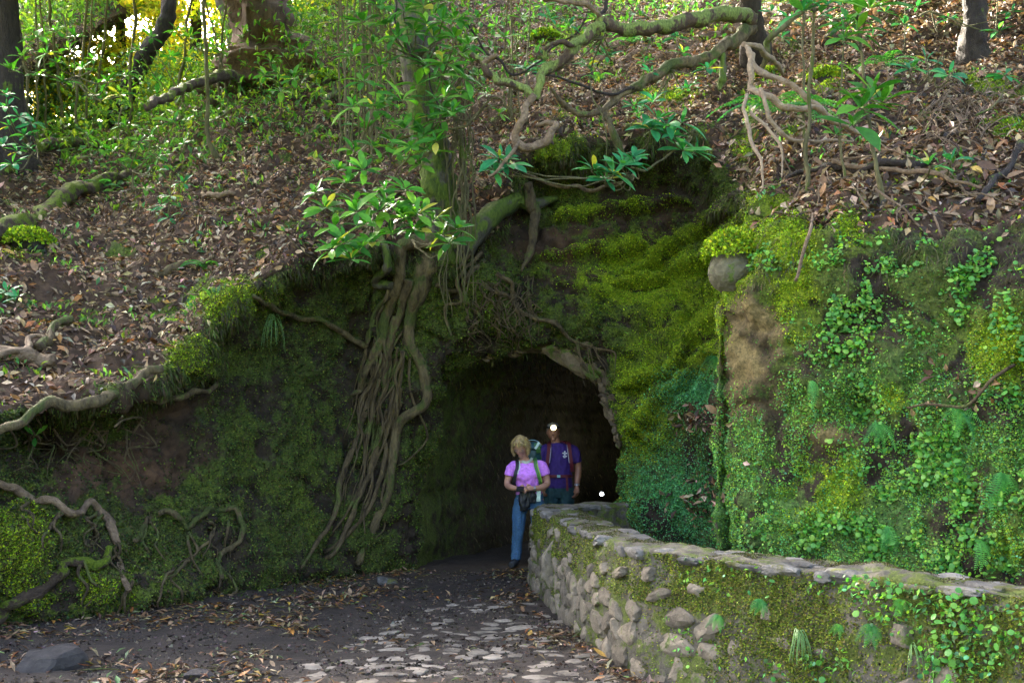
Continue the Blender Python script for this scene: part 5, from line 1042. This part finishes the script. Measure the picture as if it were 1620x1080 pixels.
n = 26000; Y_ = 5.6+6.5*RS.random(n)**1.3; X_ = RS.uniform(-4.6, 1.1, n); k_ = (X_ < wallx(Y_)-.02) & (noise(np.stack([X_, Y_, 0*X_], 1), 2.2, 3, 58) > -.12+.1*RS.normal(size=n)); X_, Y_ = X_[k_], Y_[k_]; n = len(X_)
cloud('gravel', TET, np.stack([X_, Y_, gz(X_, Y_)], -1), frames(rnd(n), np.array((0, 0, 1.))+.3*rnd(n)), .008+.035*RS.random(n)**5+.006, RS.uniform(.6, 1.3, n), palette(n, [(.035, .026, .018), (.06, .045, .032), (.10, .08, .06), (.025, .018, .012), (.16, .13, .10)]), M['mossleaf'], path)
gtw = []
for k in range(110):
    q = gpts(1)[0]; a_ = random.uniform(0, 6.3); l_ = random.uniform(.1, .4); v = np.array((math.cos(a_), math.sin(a_), 0))
    gtw.append(([q-v*l_/2, q+np.array((.02, .01, .015)), q+v*l_/2], [.005, .005, .002]))
tubes('twigs', gtw, M['root'], path, 4, 3, .3, kind='stuff')

# PEOPLE
LAMP1, LAMP2 = 2.0, 1.2
# ------------------------------------------------------------ people
def ell(c_, r_, rot=None, n_=20):
    u = np.linspace(0, 2*math.pi, n_, endpoint=False); v = np.linspace(0, math.pi, n_//2+1)[1:-1]
    V = [(0, 0, 1)]+[(math.sin(b_)*math.cos(a_), math.sin(b_)*math.sin(a_), math.cos(b_)) for b_ in v for a_ in u]+[(0, 0, -1)]
    Fc = [[0, 1+i, 1+(i+1) % n_] for i in range(n_)]
    for j in range(len(v)-1): Fc += [[1+j*n_+i, 1+(j+1)*n_+i, 1+(j+1)*n_+(i+1) % n_, 1+j*n_+(i+1) % n_] for i in range(n_)]
    L_ = len(V)-1; Fc += [[L_, L_-n_+(i+1) % n_, L_-n_+i] for i in range(n_)]
    V = np.array(V)*np.array(r_)
    if rot is not None: V = V@np.array(Matrix.Rotation(rot[0], 3, 'X')).T@np.array(Matrix.Rotation(rot[1], 3, 'Z')).T
    return V+np.array(c_), Fc
def loft(secs, n_=20, sub=4):
    """stacked ellipses: (x, y, z, rx, ry)"""
    S_ = catmull(np.array(secs, float), sub, .5); a_ = np.linspace(0, 2*math.pi, n_, endpoint=False); V = []
    for x, y, z, rx, ry in S_: V.append(np.stack([x+rx*np.cos(a_), y+ry*np.sin(a_), np.full(n_, z)], -1))
    m_ = len(S_); V = np.array(V).reshape(-1, 3); ii = np.arange(m_*n_).reshape(m_, n_); jj = np.roll(ii, -1, 1)
    Fc = np.stack([ii[:-1], jj[:-1], jj[1:], ii[1:]], -1).reshape(-1, 4).tolist(); Fc.append(list(ii[0][::-1])); Fc.append(list(ii[-1])); return V, Fc
def limb(pts):
    pts = np.array(pts, float); C = catmull(pts, 5, .45); c_, r_ = C[:, :3], C[:, 3]; T = np.gradient(c_, axis=0); T /= np.linalg.norm(T, axis=1, keepdims=True)
    u = np.cross(T[0], (.3, .9, .2)); V = []; n_ = 12; a_ = np.linspace(0, 2*math.pi, n_, endpoint=False)
    for i in range(len(c_)):
        u = u-T[i]*u.dot(T[i]); u /= np.linalg.norm(u); v = np.cross(T[i], u); V.append(c_[i]+r_[i]*(np.cos(a_)[:, None]*u+np.sin(a_)[:, None]*v))
    V = np.array(V).reshape(-1, 3); m_ = len(c_); ii = np.arange(m_*n_).reshape(m_, n_); jj = np.roll(ii, -1, 1)
    Fc = np.stack([ii[:-1], jj[:-1], jj[1:], ii[1:]], -1).reshape(-1, 4).tolist(); Fc.append(list(ii[0][::-1])); Fc.append(list(ii[-1])); return V, Fc
def merged(name, parts, mat, parent, voxel=.011, smooth=3, fold=0.):
    VV, FF, o_ = [], [], 0
    for V, Fc in parts: VV.append(V); FF += [[i+o_ for i in f] for f in Fc]; o_ += len(V)
    me = mesh(name, np.concatenate(VV), FF, mat); t_ = bpy.data.objects.new('tmp', me); COL.objects.link(t_)
    r_ = t_.modifiers.new('r', 'REMESH'); r_.mode = 'VOXEL'; r_.voxel_size = voxel; r_.use_smooth_shade = True
    s_ = t_.modifiers.new('s', 'SMOOTH'); s_.iterations = smooth; s_.factor = .5
    bpy.context.view_layer.update(); ev = t_.evaluated_get(bpy.context.evaluated_depsgraph_get()); m2 = bpy.data.meshes.new_from_object(ev)
    bpy.data.objects.remove(t_); bpy.data.meshes.remove(me); m2.name = name
    if not len(m2.materials): m2.materials.append(mat)
    if fold:
        co = np.empty(len(m2.vertices)*3, np.float32); m2.vertices.foreach_get('co', co); co = co.reshape(-1, 3); no = np.empty(len(co)*3, np.float32); m2.vertices.foreach_get('normal', no); no = no.reshape(-1, 3)
        co += no*(fold*noise(co*np.array((2, 2, 1)), 9, 2, 5))[:, None]; m2.vertices.foreach_set('co', co.ravel().astype(np.float32)); m2.update()
    m2.polygons.foreach_set('use_smooth', np.full(len(m2.polygons), True))
    return ob(name, m2, parent, loc=(0, 0, 0))
def hand(w_, d_, side, curl=.6, s=1.):
    """palm and five fingers from wrist w_ along d_; side = thumb side direction"""
    w_, d_, side = (np.array(q, float) for q in (w_, d_, side)); d_ /= np.linalg.norm(d_); side = side-d_*side.dot(d_); side /= np.linalg.norm(side); n_ = np.cross(d_, side)
    if n_[2] > 0: n_ = -n_
    out = [limb([(*w_, .026*s), (*(w_+d_*.045*s), .034*s), (*(w_+d_*.085*s), .034*s)])]
    for k, (o_, l_) in enumerate(((.03, .065), (.01, .075), (-.011, .07), (-.031, .055))):
        a0 = w_+d_*.08*s+side*o_*s; a1 = a0+d_*l_*.45*s+n_*curl*.012; a2 = a1+d_*l_*.3*s+n_*curl*.03; a3 = a2+d_*l_*.12*s+n_*curl*.03
        out.append(limb([(*a0, .011*s), (*a1, .0105*s), (*a2, .009*s), (*a3, .007*s)]))
    t0 = w_+d_*.03*s+side*.025*s; out.append(limb([(*t0, .013*s), (*(t0+side*.022*s+d_*.025*s), .0115*s), (*(t0+side*.03*s+d_*.055*s+n_*.01), .009*s)]))
    return out
SK = plain_mat('skin', (.42, .22, .15), .5, var=.1, scale=12)
pm = lambda n_, c_, r=.8, **k: plain_mat(n_, c_, r, **k)
def face_bits(hc, pitch, yaw, sc=1.):
    R_ = np.array(Matrix.Rotation(yaw, 3, 'Z'))@np.array(Matrix.Rotation(pitch, 3, 'X')); f = lambda v: np.array(hc)+R_@(np.array(v)*sc)
    bits = [limb([(*f((0, -.088, .012)), .008), (*f((0, -.106, -.018)), .013), (*f((0, -.098, -.028)), .012)]),
            ell(f((0, -.078, -.062)), (.028, .014, .009)), ell(f((0, -.07, -.098)), (.03, .024, .018)),
            ell(f((-.082, .005, -.015)), (.011, .022, .032)), ell(f((.082, .005, -.015)), (.011, .022, .032)), limb([(*f((-.045, -.078, .03)), .009), (*f((0, -.088, .03)), .009), (*f((.045, -.078, .03)), .009)])]
    return bits, f
def eyes(parent, f):
    for s in (-1, 1):
        V, Fc = ell(f((s*.033, -.079, .008)), (.012, .009, .008)); ob('eye', mesh('eye', V, Fc, EY), parent, loc=(0, 0, 0))
EY = plain_mat('dark_eye', (.03, .02, .015), .2)
def strap(name, pts, w_, mat, parent, th=.006):
    P_ = catmull(np.array(pts, float), 6, .5); T_ = np.gradient(P_, axis=0); T_ /= np.linalg.norm(T_, axis=1, keepdims=True)
    sd_ = np.cross(T_, np.array((0, -1, 0.15))); sd_ /= np.linalg.norm(sd_, axis=1, keepdims=True)+1e-9; nn_ = np.cross(sd_, T_); V = np.stack([P_+sd_*w_/2+nn_*th/2, P_-sd_*w_/2+nn_*th/2, P_-sd_*w_/2-nn_*th/2, P_+sd_*w_/2-nn_*th/2], 1).reshape(-1, 3)
    m_ = len(P_); ii = np.arange(m_*4).reshape(m_, 4); jj = np.roll(ii, -1, 1); Fc = np.stack([ii[:-1], jj[:-1], jj[1:], ii[1:]], -1).reshape(-1, 4).tolist()+[[0, 1, 2, 3], list(ii[-1][::-1])]
    return ob(name, mesh(name, V, Fc, mat, smooth=False), parent, loc=(0, 0, 0))
def local_tubes(name, L, mat, parent, sides=6): 
    VV, FF, o_ = [], [], 0
    for pts in L:
        V, Fc = limb(pts); VV.append(V); FF += [[i+o_ for i in f] for f in Fc]; o_ += len(V)
    return ob(name, mesh(name, np.concatenate(VV), FF, mat), parent, loc=(0, 0, 0))
def box(c_, h, rx=0, n_=0):
    x, y, z = h; V = np.array([(a_*x, b_*y, d_*z) for a_ in (-1, 1) for b_ in (-1, 1) for d_ in (-1, 1)])
    V = V@np.array(Matrix.Rotation(rx, 3, 'X')).T+np.array(c_); return V, [[0, 1, 3, 2], [4, 6, 7, 5], [0, 4, 5, 1], [2, 3, 7, 6], [0, 2, 6, 4], [1, 5, 7, 3]]
# woman
wx, wy = (834-CXP)/F*12.6, 12.6
wo = thing('person', 'woman in lilac t-shirt and blue jeans looking down at her hands', 'person', (wx, wy, float(gz(np.array([wx]), np.array([wy]))[0])))
hc = (-.085, -.13, 1.50); bits, fw = face_bits(hc, .62, -.3)
body = [loft([(.03, 0, .80, .16, .11), (.03, 0, .9, .165, .115), (.02, 0, 1.0, .13, .10), (0, -.01, 1.14, .155, .115), (-.01, 0, 1.27, .17, .10), (-.02, -.02, 1.34, .08, .075)]),
  limb([(-.02, -.02, 1.28, .075), (-.04, -.05, 1.36, .056), (-.07, -.10, 1.43, .055)]), ell(hc, (.082, .098, .118), (.62, -.3)), *bits,
  limb([(-.16, 0, 1.27, .055), (-.205, 0, 1.2, .052), (-.25, .0, 1.03, .042), (-.19, -.13, .99, .037), (-.12, -.21, .985, .026)]),
  limb([(.14, 0, 1.27, .055), (.20, 0, 1.2, .055), (.25, .0, 1.04, .045), (.17, -.12, .99, .04), (.07, -.21, .985, .027)]),
  *hand((-.12, -.21, .985), (.8, -.35, -.1), (0, -.2, 1), 1.), *hand((.07, -.21, .985), (-.85, -.3, -.05), (0, -.2, 1), 1.),
  limb([(-.055, 0, .84, .095), (-.10, -.01, .66, .078), (-.11, -.02, .46, .056), (-.13, .01, .28, .05), (-.14, .0, .09, .04)]),
  limb([(.115, 0, .84, .095), (.13, 0, .66, .078), (.13, .01, .46, .056), (.14, .06, .28, .05), (.14, .08, .09, .04)])]
merged('body', body, SK, wo, .008, 2)
eyes(wo, fw)
LIL = pm('lilac_cotton', (.62, .22, .80)); JE = pm('blue_denim', (.035, .10, .19), var=.35, scale=60)
merged('t_shirt', [loft([(.025, 0, .90, .172, .128), (.02, 0, .97, .15, .118), (.01, -.02, 1.05, .155, .13), (0, -.045, 1.15, .165, .145), (-.01, -.015, 1.24, .178, .122), (-.015, 0, 1.30, .14, .095), (-.02, -.01, 1.325, .085, .075)]),
   limb([(-.12, 0, 1.275, .06), (-.19, 0, 1.24, .065), (-.225, 0, 1.13, .064)]), limb([(.10, 0, 1.28, .06), (.185, 0, 1.25, .067), (.225, 0, 1.14, .067)]), ell((-.07, -.11, 1.15), (.08, .065, .075)), ell((.065, -.11, 1.15), (.08, .065, .075))], LIL, wo, .01, 3, .016)
merged('jeans', [loft([(.03, 0, .72, .13, .1), (.03, 0, .80, .172, .124), (.03, 0, .88, .172, .125), (.025, 0, .95, .15, .115)]),
   limb([(-.055, 0, .82, .105), (-.10, -.01, .66, .092), (-.11, -.02, .46, .075), (-.13, .01, .28, .068), (-.14, .0, .08, .066)]),
   limb([(.115, 0, .82, .105), (.13, 0, .66, .092), (.13, .01, .46, .075), (.14, .05, .28, .068), (.14, .08, .08, .066)])], JE, wo, .011, 3, .016)
BT = pm('dark_boot_leather', (.025, .028, .03), .6)
for (x, y, tx, ty) in ((-.14, 0, -.2, -.17), (.14, .08, .16, -.09)):
    merged('boot', [limb([(x, y+.01, .15, .055), (x, y+.01, .06, .05)]), limb([(x, y+.05, .045, .045), (x+(tx-x)*.4, y+(ty-y)*.4, .05, .05), (tx, ty, .035, .04)])], BT, wo, .009, 2)
HAIR = pm('blond_hair', (.30, .21, .09), .5, var=.5, scale=90)
hr = [ell(fw((0, .022, .03)), (.097, .105, .11), (.62, -.3))]
for k in range(26):
    a_ = math.radians(-200+k*(220/25)+90-20) ; a_ = math.radians(-20+k*220/25); x_, y_ = math.cos(a_), math.sin(a_)
    hr.append(limb([(*fw((x_*.07, y_*.08+.01, .07)), .02), (*fw((x_*.1, y_*.105+.005, .0)), .022), (*fw((x_*.1, y_*.1-.01, -.07)), .02), (*fw((x_*.085, y_*.08-.02, -.115)), .012)]))
for s in (-1, 1):
    hr.append(limb([(*fw((s*.01, -.03, .118)), .018), (*fw((s*.055, -.068, .09)), .016), (*fw((s*.088, -.045, .03)), .015), (*fw((s*.098, -.02, -.05)), .014)]))
merged('hair', hr, HAIR, wo, .007, 1, .012)
n = 2600; q = rnd(n); q = q[(q[:, 2] > -.75) & ((q[:, 1] > -.12) | (q[:, 2] > .6))]; n = len(q)
Rm = np.array(Matrix.Rotation(-.3, 3, 'Z'))@np.array(Matrix.Rotation(.62, 3, 'X')); hp_ = (q*np.array((.102, .112, .118))+np.array((0, .018, .022)))@Rm.T+np.array(hc)
dd = (np.stack([q[:, 0]*.5, q[:, 1]*.3, -.9+.4*q[:, 2]], -1)+.25*rnd(n)); hs = cloud('hair_strands', LEAF2, hp_, frames(dd, q@Rm.T+.2*rnd(n)), RS.uniform(.04, .08, n), np.full(n, .09), palette(n, [(.42, .30, .13), (.25, .17, .07), (.55, .42, .22)]), M['mossleaf'], wo); hs.location = (0, 0, 0)
GL_ = pm('glasses_wire', (.15, .15, .14), .3); gl = []
for s in (-1, 1):
    gl.append([(*fw((s*.034+.022*math.cos(q), -.094, .004+.016*math.sin(q))), .0022) for q in np.linspace(0, 6.283, 10)])
gl.append([(*fw((-.012, -.096, .006)), .002), (*fw((.012, -.096, .006)), .002)])
local_tubes('glasses', gl, GL_, wo)
GRN = pm('green_pack_fabric', (.05, .16, .035), .6); DRK = pm('black_webbing', (.012, .014, .016), .6); TEAL = pm('teal_pack_fabric', (.015, .07, .08), .5); PALE = pm('pale_cloth', (.45, .58, .50), .8); LCH = pm('light_collar', (.40, .44, .36))
pk = thing('backpack', 'teal and green hiking backpack on the back of the woman in lilac', 'backpack', tuple(wo.location))
merged('pack_body', [loft([(.03, .24, .92, .12, .08), (.03, .26, 1.1, .15, .12), (.04, .25, 1.3, .15, .12), (.05, .22, 1.44, .13, .10), (.06, .20, 1.5, .09, .07)])], TEAL, pk, .014, 2, .02)
merged('pack_lid', [ell((.075, .19, 1.50), (.12, .10, .055), (.3, 0))], TEAL, pk, .011, 2, .01)
strap('side_panel', [(.15, .12, 1.42), (.14, .09, 1.46), (.125, .09, 1.5), (.12, .1, 1.54)], .06, GRN, pk); strap('trim', [(.1, .06, 1.47), (.13, .07, 1.51), (.15, .1, 1.55)], .03, PALE, pk)
local_tubes('frame_rim', [[(-.02, .12, 1.56, .005), (.06, .1, 1.58, .005), (.14, .1, 1.56, .005), (.17, .12, 1.5, .005)]], pm('pack_rim', (.16, .3, .3), .4), pk)
strap('shoulder_strap', [(.09, .08, 1.35), (.10, -.06, 1.335), (.105, -.125, 1.26), (.135, -.155, 1.16), (.165, -.11, 1.06), (.17, 0, 1.0)], .045, GRN, pk); strap('shoulder_strap', [(-.12, .08, 1.34), (-.125, -.06, 1.32), (-.125, -.125, 1.24), (-.15, -.15, 1.15), (-.165, -.1, 1.05), (-.16, 0, 1.0)], .045, DRK, pk)
strap('strap_edging', [(.118, -.065, 1.33), (.127, -.13, 1.255), (.158, -.158, 1.155), (.178, -.115, 1.06)], .012, pm('lime_edging', (.25, .42, .05)), pk, .012); strap('strap_edging', [(-.098, -.07, 1.315), (-.098, -.132, 1.235), (-.12, -.162, 1.16)], .014, PALE, pk, .012)
strap('collar', [(-.09, -.03, 1.345), (-.06, -.095, 1.315), (-.01, -.105, 1.30), (.04, -.085, 1.325), (.06, -.02, 1.355)], .03, LCH, wo)
strap('waist_belt', [(-.16, -.02, .965), (-.1, -.12, .955), (.02, -.145, .95), (.13, -.12, .955), (.18, -.02, .965)], .035, DRK, wo, .01)
jk = merged('jacket', [loft([(-.03, -.15, .97, .06, .03), (-.04, -.16, .88, .075, .035), (-.035, -.16, .78, .07, .035), (-.05, -.15, .70, .045, .025)]), loft([(.03, -.14, .95, .05, .03), (.05, -.15, .88, .06, .03), (.06, -.145, .80, .045, .025)])], DRK, None, .009, 2, .03)
jk.location = wo.location; tag(jk, 'dark jacket hanging folded from the waist of the woman in lilac', 'jacket')
tw_ = strap('towel', [(.135, -.135, .985), (.14, -.15, .93), (.137, -.15, .86), (.14, -.145, .82)], .05, PALE, None); tw_.location = wo.location; tag(tw_, 'pale strip of cloth hanging at the hip of the woman in lilac', 'cloth')
V, Fc = box((-.09, -.30, .985), (.045, .035, .02), .3); ph = ob('camera', mesh('camera', V, Fc, DRK, smooth=False), loc=wo.location); tag(ph, 'small black gadget held in the hands of the woman in lilac', 'gadget')
strap('watch', [(.085, -.185, 1.02), (.09, -.235, .99), (.085, -.205, .955)], .025, pm('silver', (.5, .5, .5), .3, metal=.8), wo)
# man
mx, my = (884-CXP)/F*13.9, 13.9
mo = thing('person', 'tall man in dark purple t-shirt with lit headlamp behind the wall', 'person', (mx, my, 0))
hm = (-.08, -.04, 1.71); bits, fm = face_bits(hm, .12, 0)
body = [loft([(0, 0, .92, .17, .12), (0, 0, 1.05, .165, .12), (0, 0, 1.2, .165, .12), (0, 0, 1.35, .17, .115), (-.01, 0, 1.46, .16, .09), (-.03, 0, 1.52, .07, .06)]),
  limb([(-.03, 0, 1.5, .068), (-.05, -.01, 1.58, .064), (-.07, -.03, 1.66, .062)]), ell(hm, (.082, .1, .122), (.12, 0)), *bits,
  limb([(.16, 0, 1.48, .062), (.225, 0, 1.40, .06), (.27, .02, 1.21, .048), (.26, -.02, 1.08, .044), (.245, -.06, .96, .031)]),
  limb([(-.17, 0, 1.48, .062), (-.235, 0, 1.40, .06), (-.28, .02, 1.21, .048), (-.27, -.05, 1.08, .044), (-.24, -.12, .98, .031)]),
  *hand((.245, -.06, .96), (0, -.1, -1), (-.6, -.8, 0), .8, 1.1), *hand((-.24, -.12, .98), (.1, -.3, -1), (.6, -.8, 0), .8, 1.1),
  limb([(-.09, 0, .92, .11), (-.11, 0, .7, .09), (-.12, -.02, .5, .065), (-.12, .02, .3, .058), (-.12, .02, .1, .045)]), limb([(.09, 0, .92, .11), (.11, 0, .7, .09), (.12, -.02, .5, .065), (.12, .02, .3, .058), (.12, .02, .1, .045)])]
merged('body', body, pm('tanned_skin', (.34, .16, .10), .5, var=.1), mo, .009, 2); eyes(mo, fm)
PUR = pm('purple_cotton', (.04, .014, .15)); RED = pm('dark_red_webbing', (.12, .012, .02), .7)
merged('t_shirt', [loft([(0, 0, .93, .19, .14), (0, -.01, 1.08, .185, .15), (0, -.01, 1.22, .18, .14), (0, 0, 1.36, .2, .142), (-.01, 0, 1.46, .2, .12), (-.02, 0, 1.52, .14, .095), (-.03, 0, 1.555, .085, .08)]),
   limb([(.12, 0, 1.49, .07), (.215, 0, 1.43, .076), (.255, .005, 1.28, .073)]), limb([(-.14, 0, 1.49, .07), (-.225, 0, 1.43, .076), (-.265, .005, 1.28, .073)])], PUR, mo, .011, 3, .012)
merged('trousers', [loft([(0, 0, .8, .15, .11), (0, 0, .92, .185, .135), (0, 0, 1.0, .175, .13)]), limb([(-.09, 0, .92, .12), (-.11, 0, .7, .105), (-.12, -.02, .5, .085), (-.12, .02, .1, .075)]), limb([(.09, 0, .92, .12), (.11, 0, .7, .105), (.12, -.02, .5, .085), (.12, .02, .1, .075)])], pm('teal_trousers', (.012, .05, .06)), mo, .012, 3, .02)
for x in (-.12, .12): merged('boot', [limb([(x, .02, .15, .06), (x, .02, .06, .055)]), limb([(x, .05, .05, .05), (x, -.08, .05, .052), (x+x*.2, -.19, .04, .045)])], BT, mo, .01, 2)
merged('hair', [ell(fm((0, .02, .045)), (.088, .1, .085), (.1, 0)), limb([(*fm((-.07, .0, .06)), .018), (*fm((-.082, .02, 0)), .012)]), limb([(*fm((.07, .0, .06)), .018), (*fm((.082, .02, 0)), .012)])], pm('grey_hair', (.22, .2, .16), .6, var=.4, scale=80), mo, .009, 1, .01)
mp_ = thing('backpack', 'dark red backpack with grey-edged straps on the man in purple', 'backpack', tuple(mo.location))
merged('pack_body', [loft([(0, .24, 1.05, .14, .1), (0, .26, 1.25, .17, .13), (0, .25, 1.45, .17, .13), (0, .22, 1.58, .13, .1)])], RED, mp_, .015, 2, .02)
GRY = pm('grey_edging', (.30, .30, .36))
for s in (-1, 1):
    strap('shoulder_strap', [(s*.13, .1, 1.57), (s*.135, -.07, 1.54), (s*.145, -.145, 1.42), (s*.165, -.15, 1.28), (s*.185, -.08, 1.16)], .05, RED, mp_); strap('strap_edging', [(s*.112, -.075, 1.53), (s*.118, -.152, 1.42), (s*.135, -.158, 1.28)], .012, GRY, mp_, .014)
strap('hip_belt', [(-.19, 0, 1.1), (-.12, -.15, 1.1), (0, -.175, 1.1), (.12, -.15, 1.1), (.19, 0, 1.1)], .04, RED, mp_, .01)
V, Fc = box((-.01, -.19, 1.1), (.022, .008, .018)); ob('buckle', mesh('buckle', V, Fc, pm('pale_buckle', (.25, .5, .5), .4), smooth=False), mp_, loc=(0, 0, 0))
strap('hanging_strap', [(.1, -.175, 1.09), (.105, -.18, 1.0), (.11, -.17, .9)], .028, RED, mp_)
strap('watch', [(.215, -.07, .985), (.245, -.10, .98), (.28, -.07, .985)], .026, pm('silver', (.6, .6, .6), .3, metal=.8), mo)
em = [ell((.075+dx, -.148, 1.40+dz), (a_, .006, b_)) for dx, dz, a_, b_ in ((0, .035, .012, .014), (-.02, .015, .016, .010), (.02, .012, .014, .01), (0, -.002, .013, .02), (-.014, -.03, .014, .01), (.018, -.028, .014, .011), (.0, -.045, .02, .007))]
VV, FF, o_ = [], [], 0
for V, Fc in em: VV.append(V); FF += [[i+o_ for i in f] for f in Fc]; o_ += len(V)
ob('emblem', mesh('emblem', np.concatenate(VV), FF, pm('white_print', (.7, .7, .75), .8)), mo, loc=(0, 0, 0))
def lens_mat(n_, c_, s_):
    m_, t_, b_ = newmat(n_); nb_ = NB(t_); gr = nb_.n('ShaderNodeTexGradient', gradient_type='SPHERICAL'); mp2 = nb_.n('ShaderNodeMapping'); mp2.inputs['Scale'].default_value = (20, 20, 20); mp2.vector_type = 'POINT'; tc_ = nb_.n('ShaderNodeTexCoord'); nb_.l(tc_.outputs['Object'], mp2.inputs[0]); nb_.l(mp2.outputs[0], gr.inputs[0]); b_.inputs['Emission Color'].default_value = (*c_, 1); nb_.l(nb_.math('MULTIPLY', nb_.math('POWER', gr.outputs[1], 2.5), s_), b_.inputs['Emission Strength']); b_.inputs['Base Color'].default_value = (.3, .3, .3, 1); return m_
hl = thing('headlamp', 'lit yellowish headlamp on the forehead of the man in purple', 'headlamp', tuple(mo.location))
strap('band', [fm((-.088, .02, .065)), fm((-.07, -.065, .065)), fm((0, -.098, .065)), fm((.07, -.065, .065)), fm((.088, .02, .065))], .028, DRK, hl)
V, Fc = ell(fm((0, -.115, .068)), (.045, .018, .042)); ob('lamp_body', mesh('lamp_body', V, Fc, DRK), hl, loc=(0, 0, 0))
V, Fc = ell((0, 0, 0), (.042, .010, .038)); ob('lens', mesh('lens', V, Fc, lens_mat('headlamp_lens', (1, .86, .45), 7)), hl, loc=tuple(fm((0, -.130, .068))))
def plight(name, loc, pw, c_, r_=.02):
    l_ = bpy.data.lights.new(name, 'POINT'); l_.energy = pw; l_.color = c_; l_.shadow_soft_size = r_; o = bpy.data.objects.new(name, l_); COL.objects.link(o); o.location = loc; return o
hp = np.array(mo.location)+fm((0, -.17, .07)); sp_ = bpy.data.lights.new('headlamp_light', 'SPOT'); sp_.energy = LAMP1; sp_.color = (1, .87, .62); sp_.spot_size = math.radians(120); sp_.spot_blend = .8; sp_.shadow_soft_size = .02
so_ = bpy.data.objects.new('headlamp_light', sp_); COL.objects.link(so_); so_.location = hp; so_.rotation_euler = Vector((.25, 1, .35)).to_track_quat('Z', 'Y').to_euler()
# second light deep in the tunnel
tl = W(952, 781, 16.6); to = thing('torch', 'small cold white torch shining low in the depth of the tunnel', 'torch', tuple(tl))
V, Fc = limb([(0, .16, 0, .016), (0, .05, 0, .016), (0, .02, 0, .024), (0, .0, 0, .026)]); ob('torch_body', mesh('torch_body', V, Fc, DRK), to, loc=(0, 0, 0))
V, Fc = ell((0, -.004, 0), (.032, .01, .032)); ob('lens', mesh('lens', V, Fc, lens_mat('torch_lens', (.8, .93, 1), 7)), to, loc=(0, 0, 0))
plight('torch_light', tl+np.array((0, -.08, 0.02)), LAMP2, (.85, .93, 1))
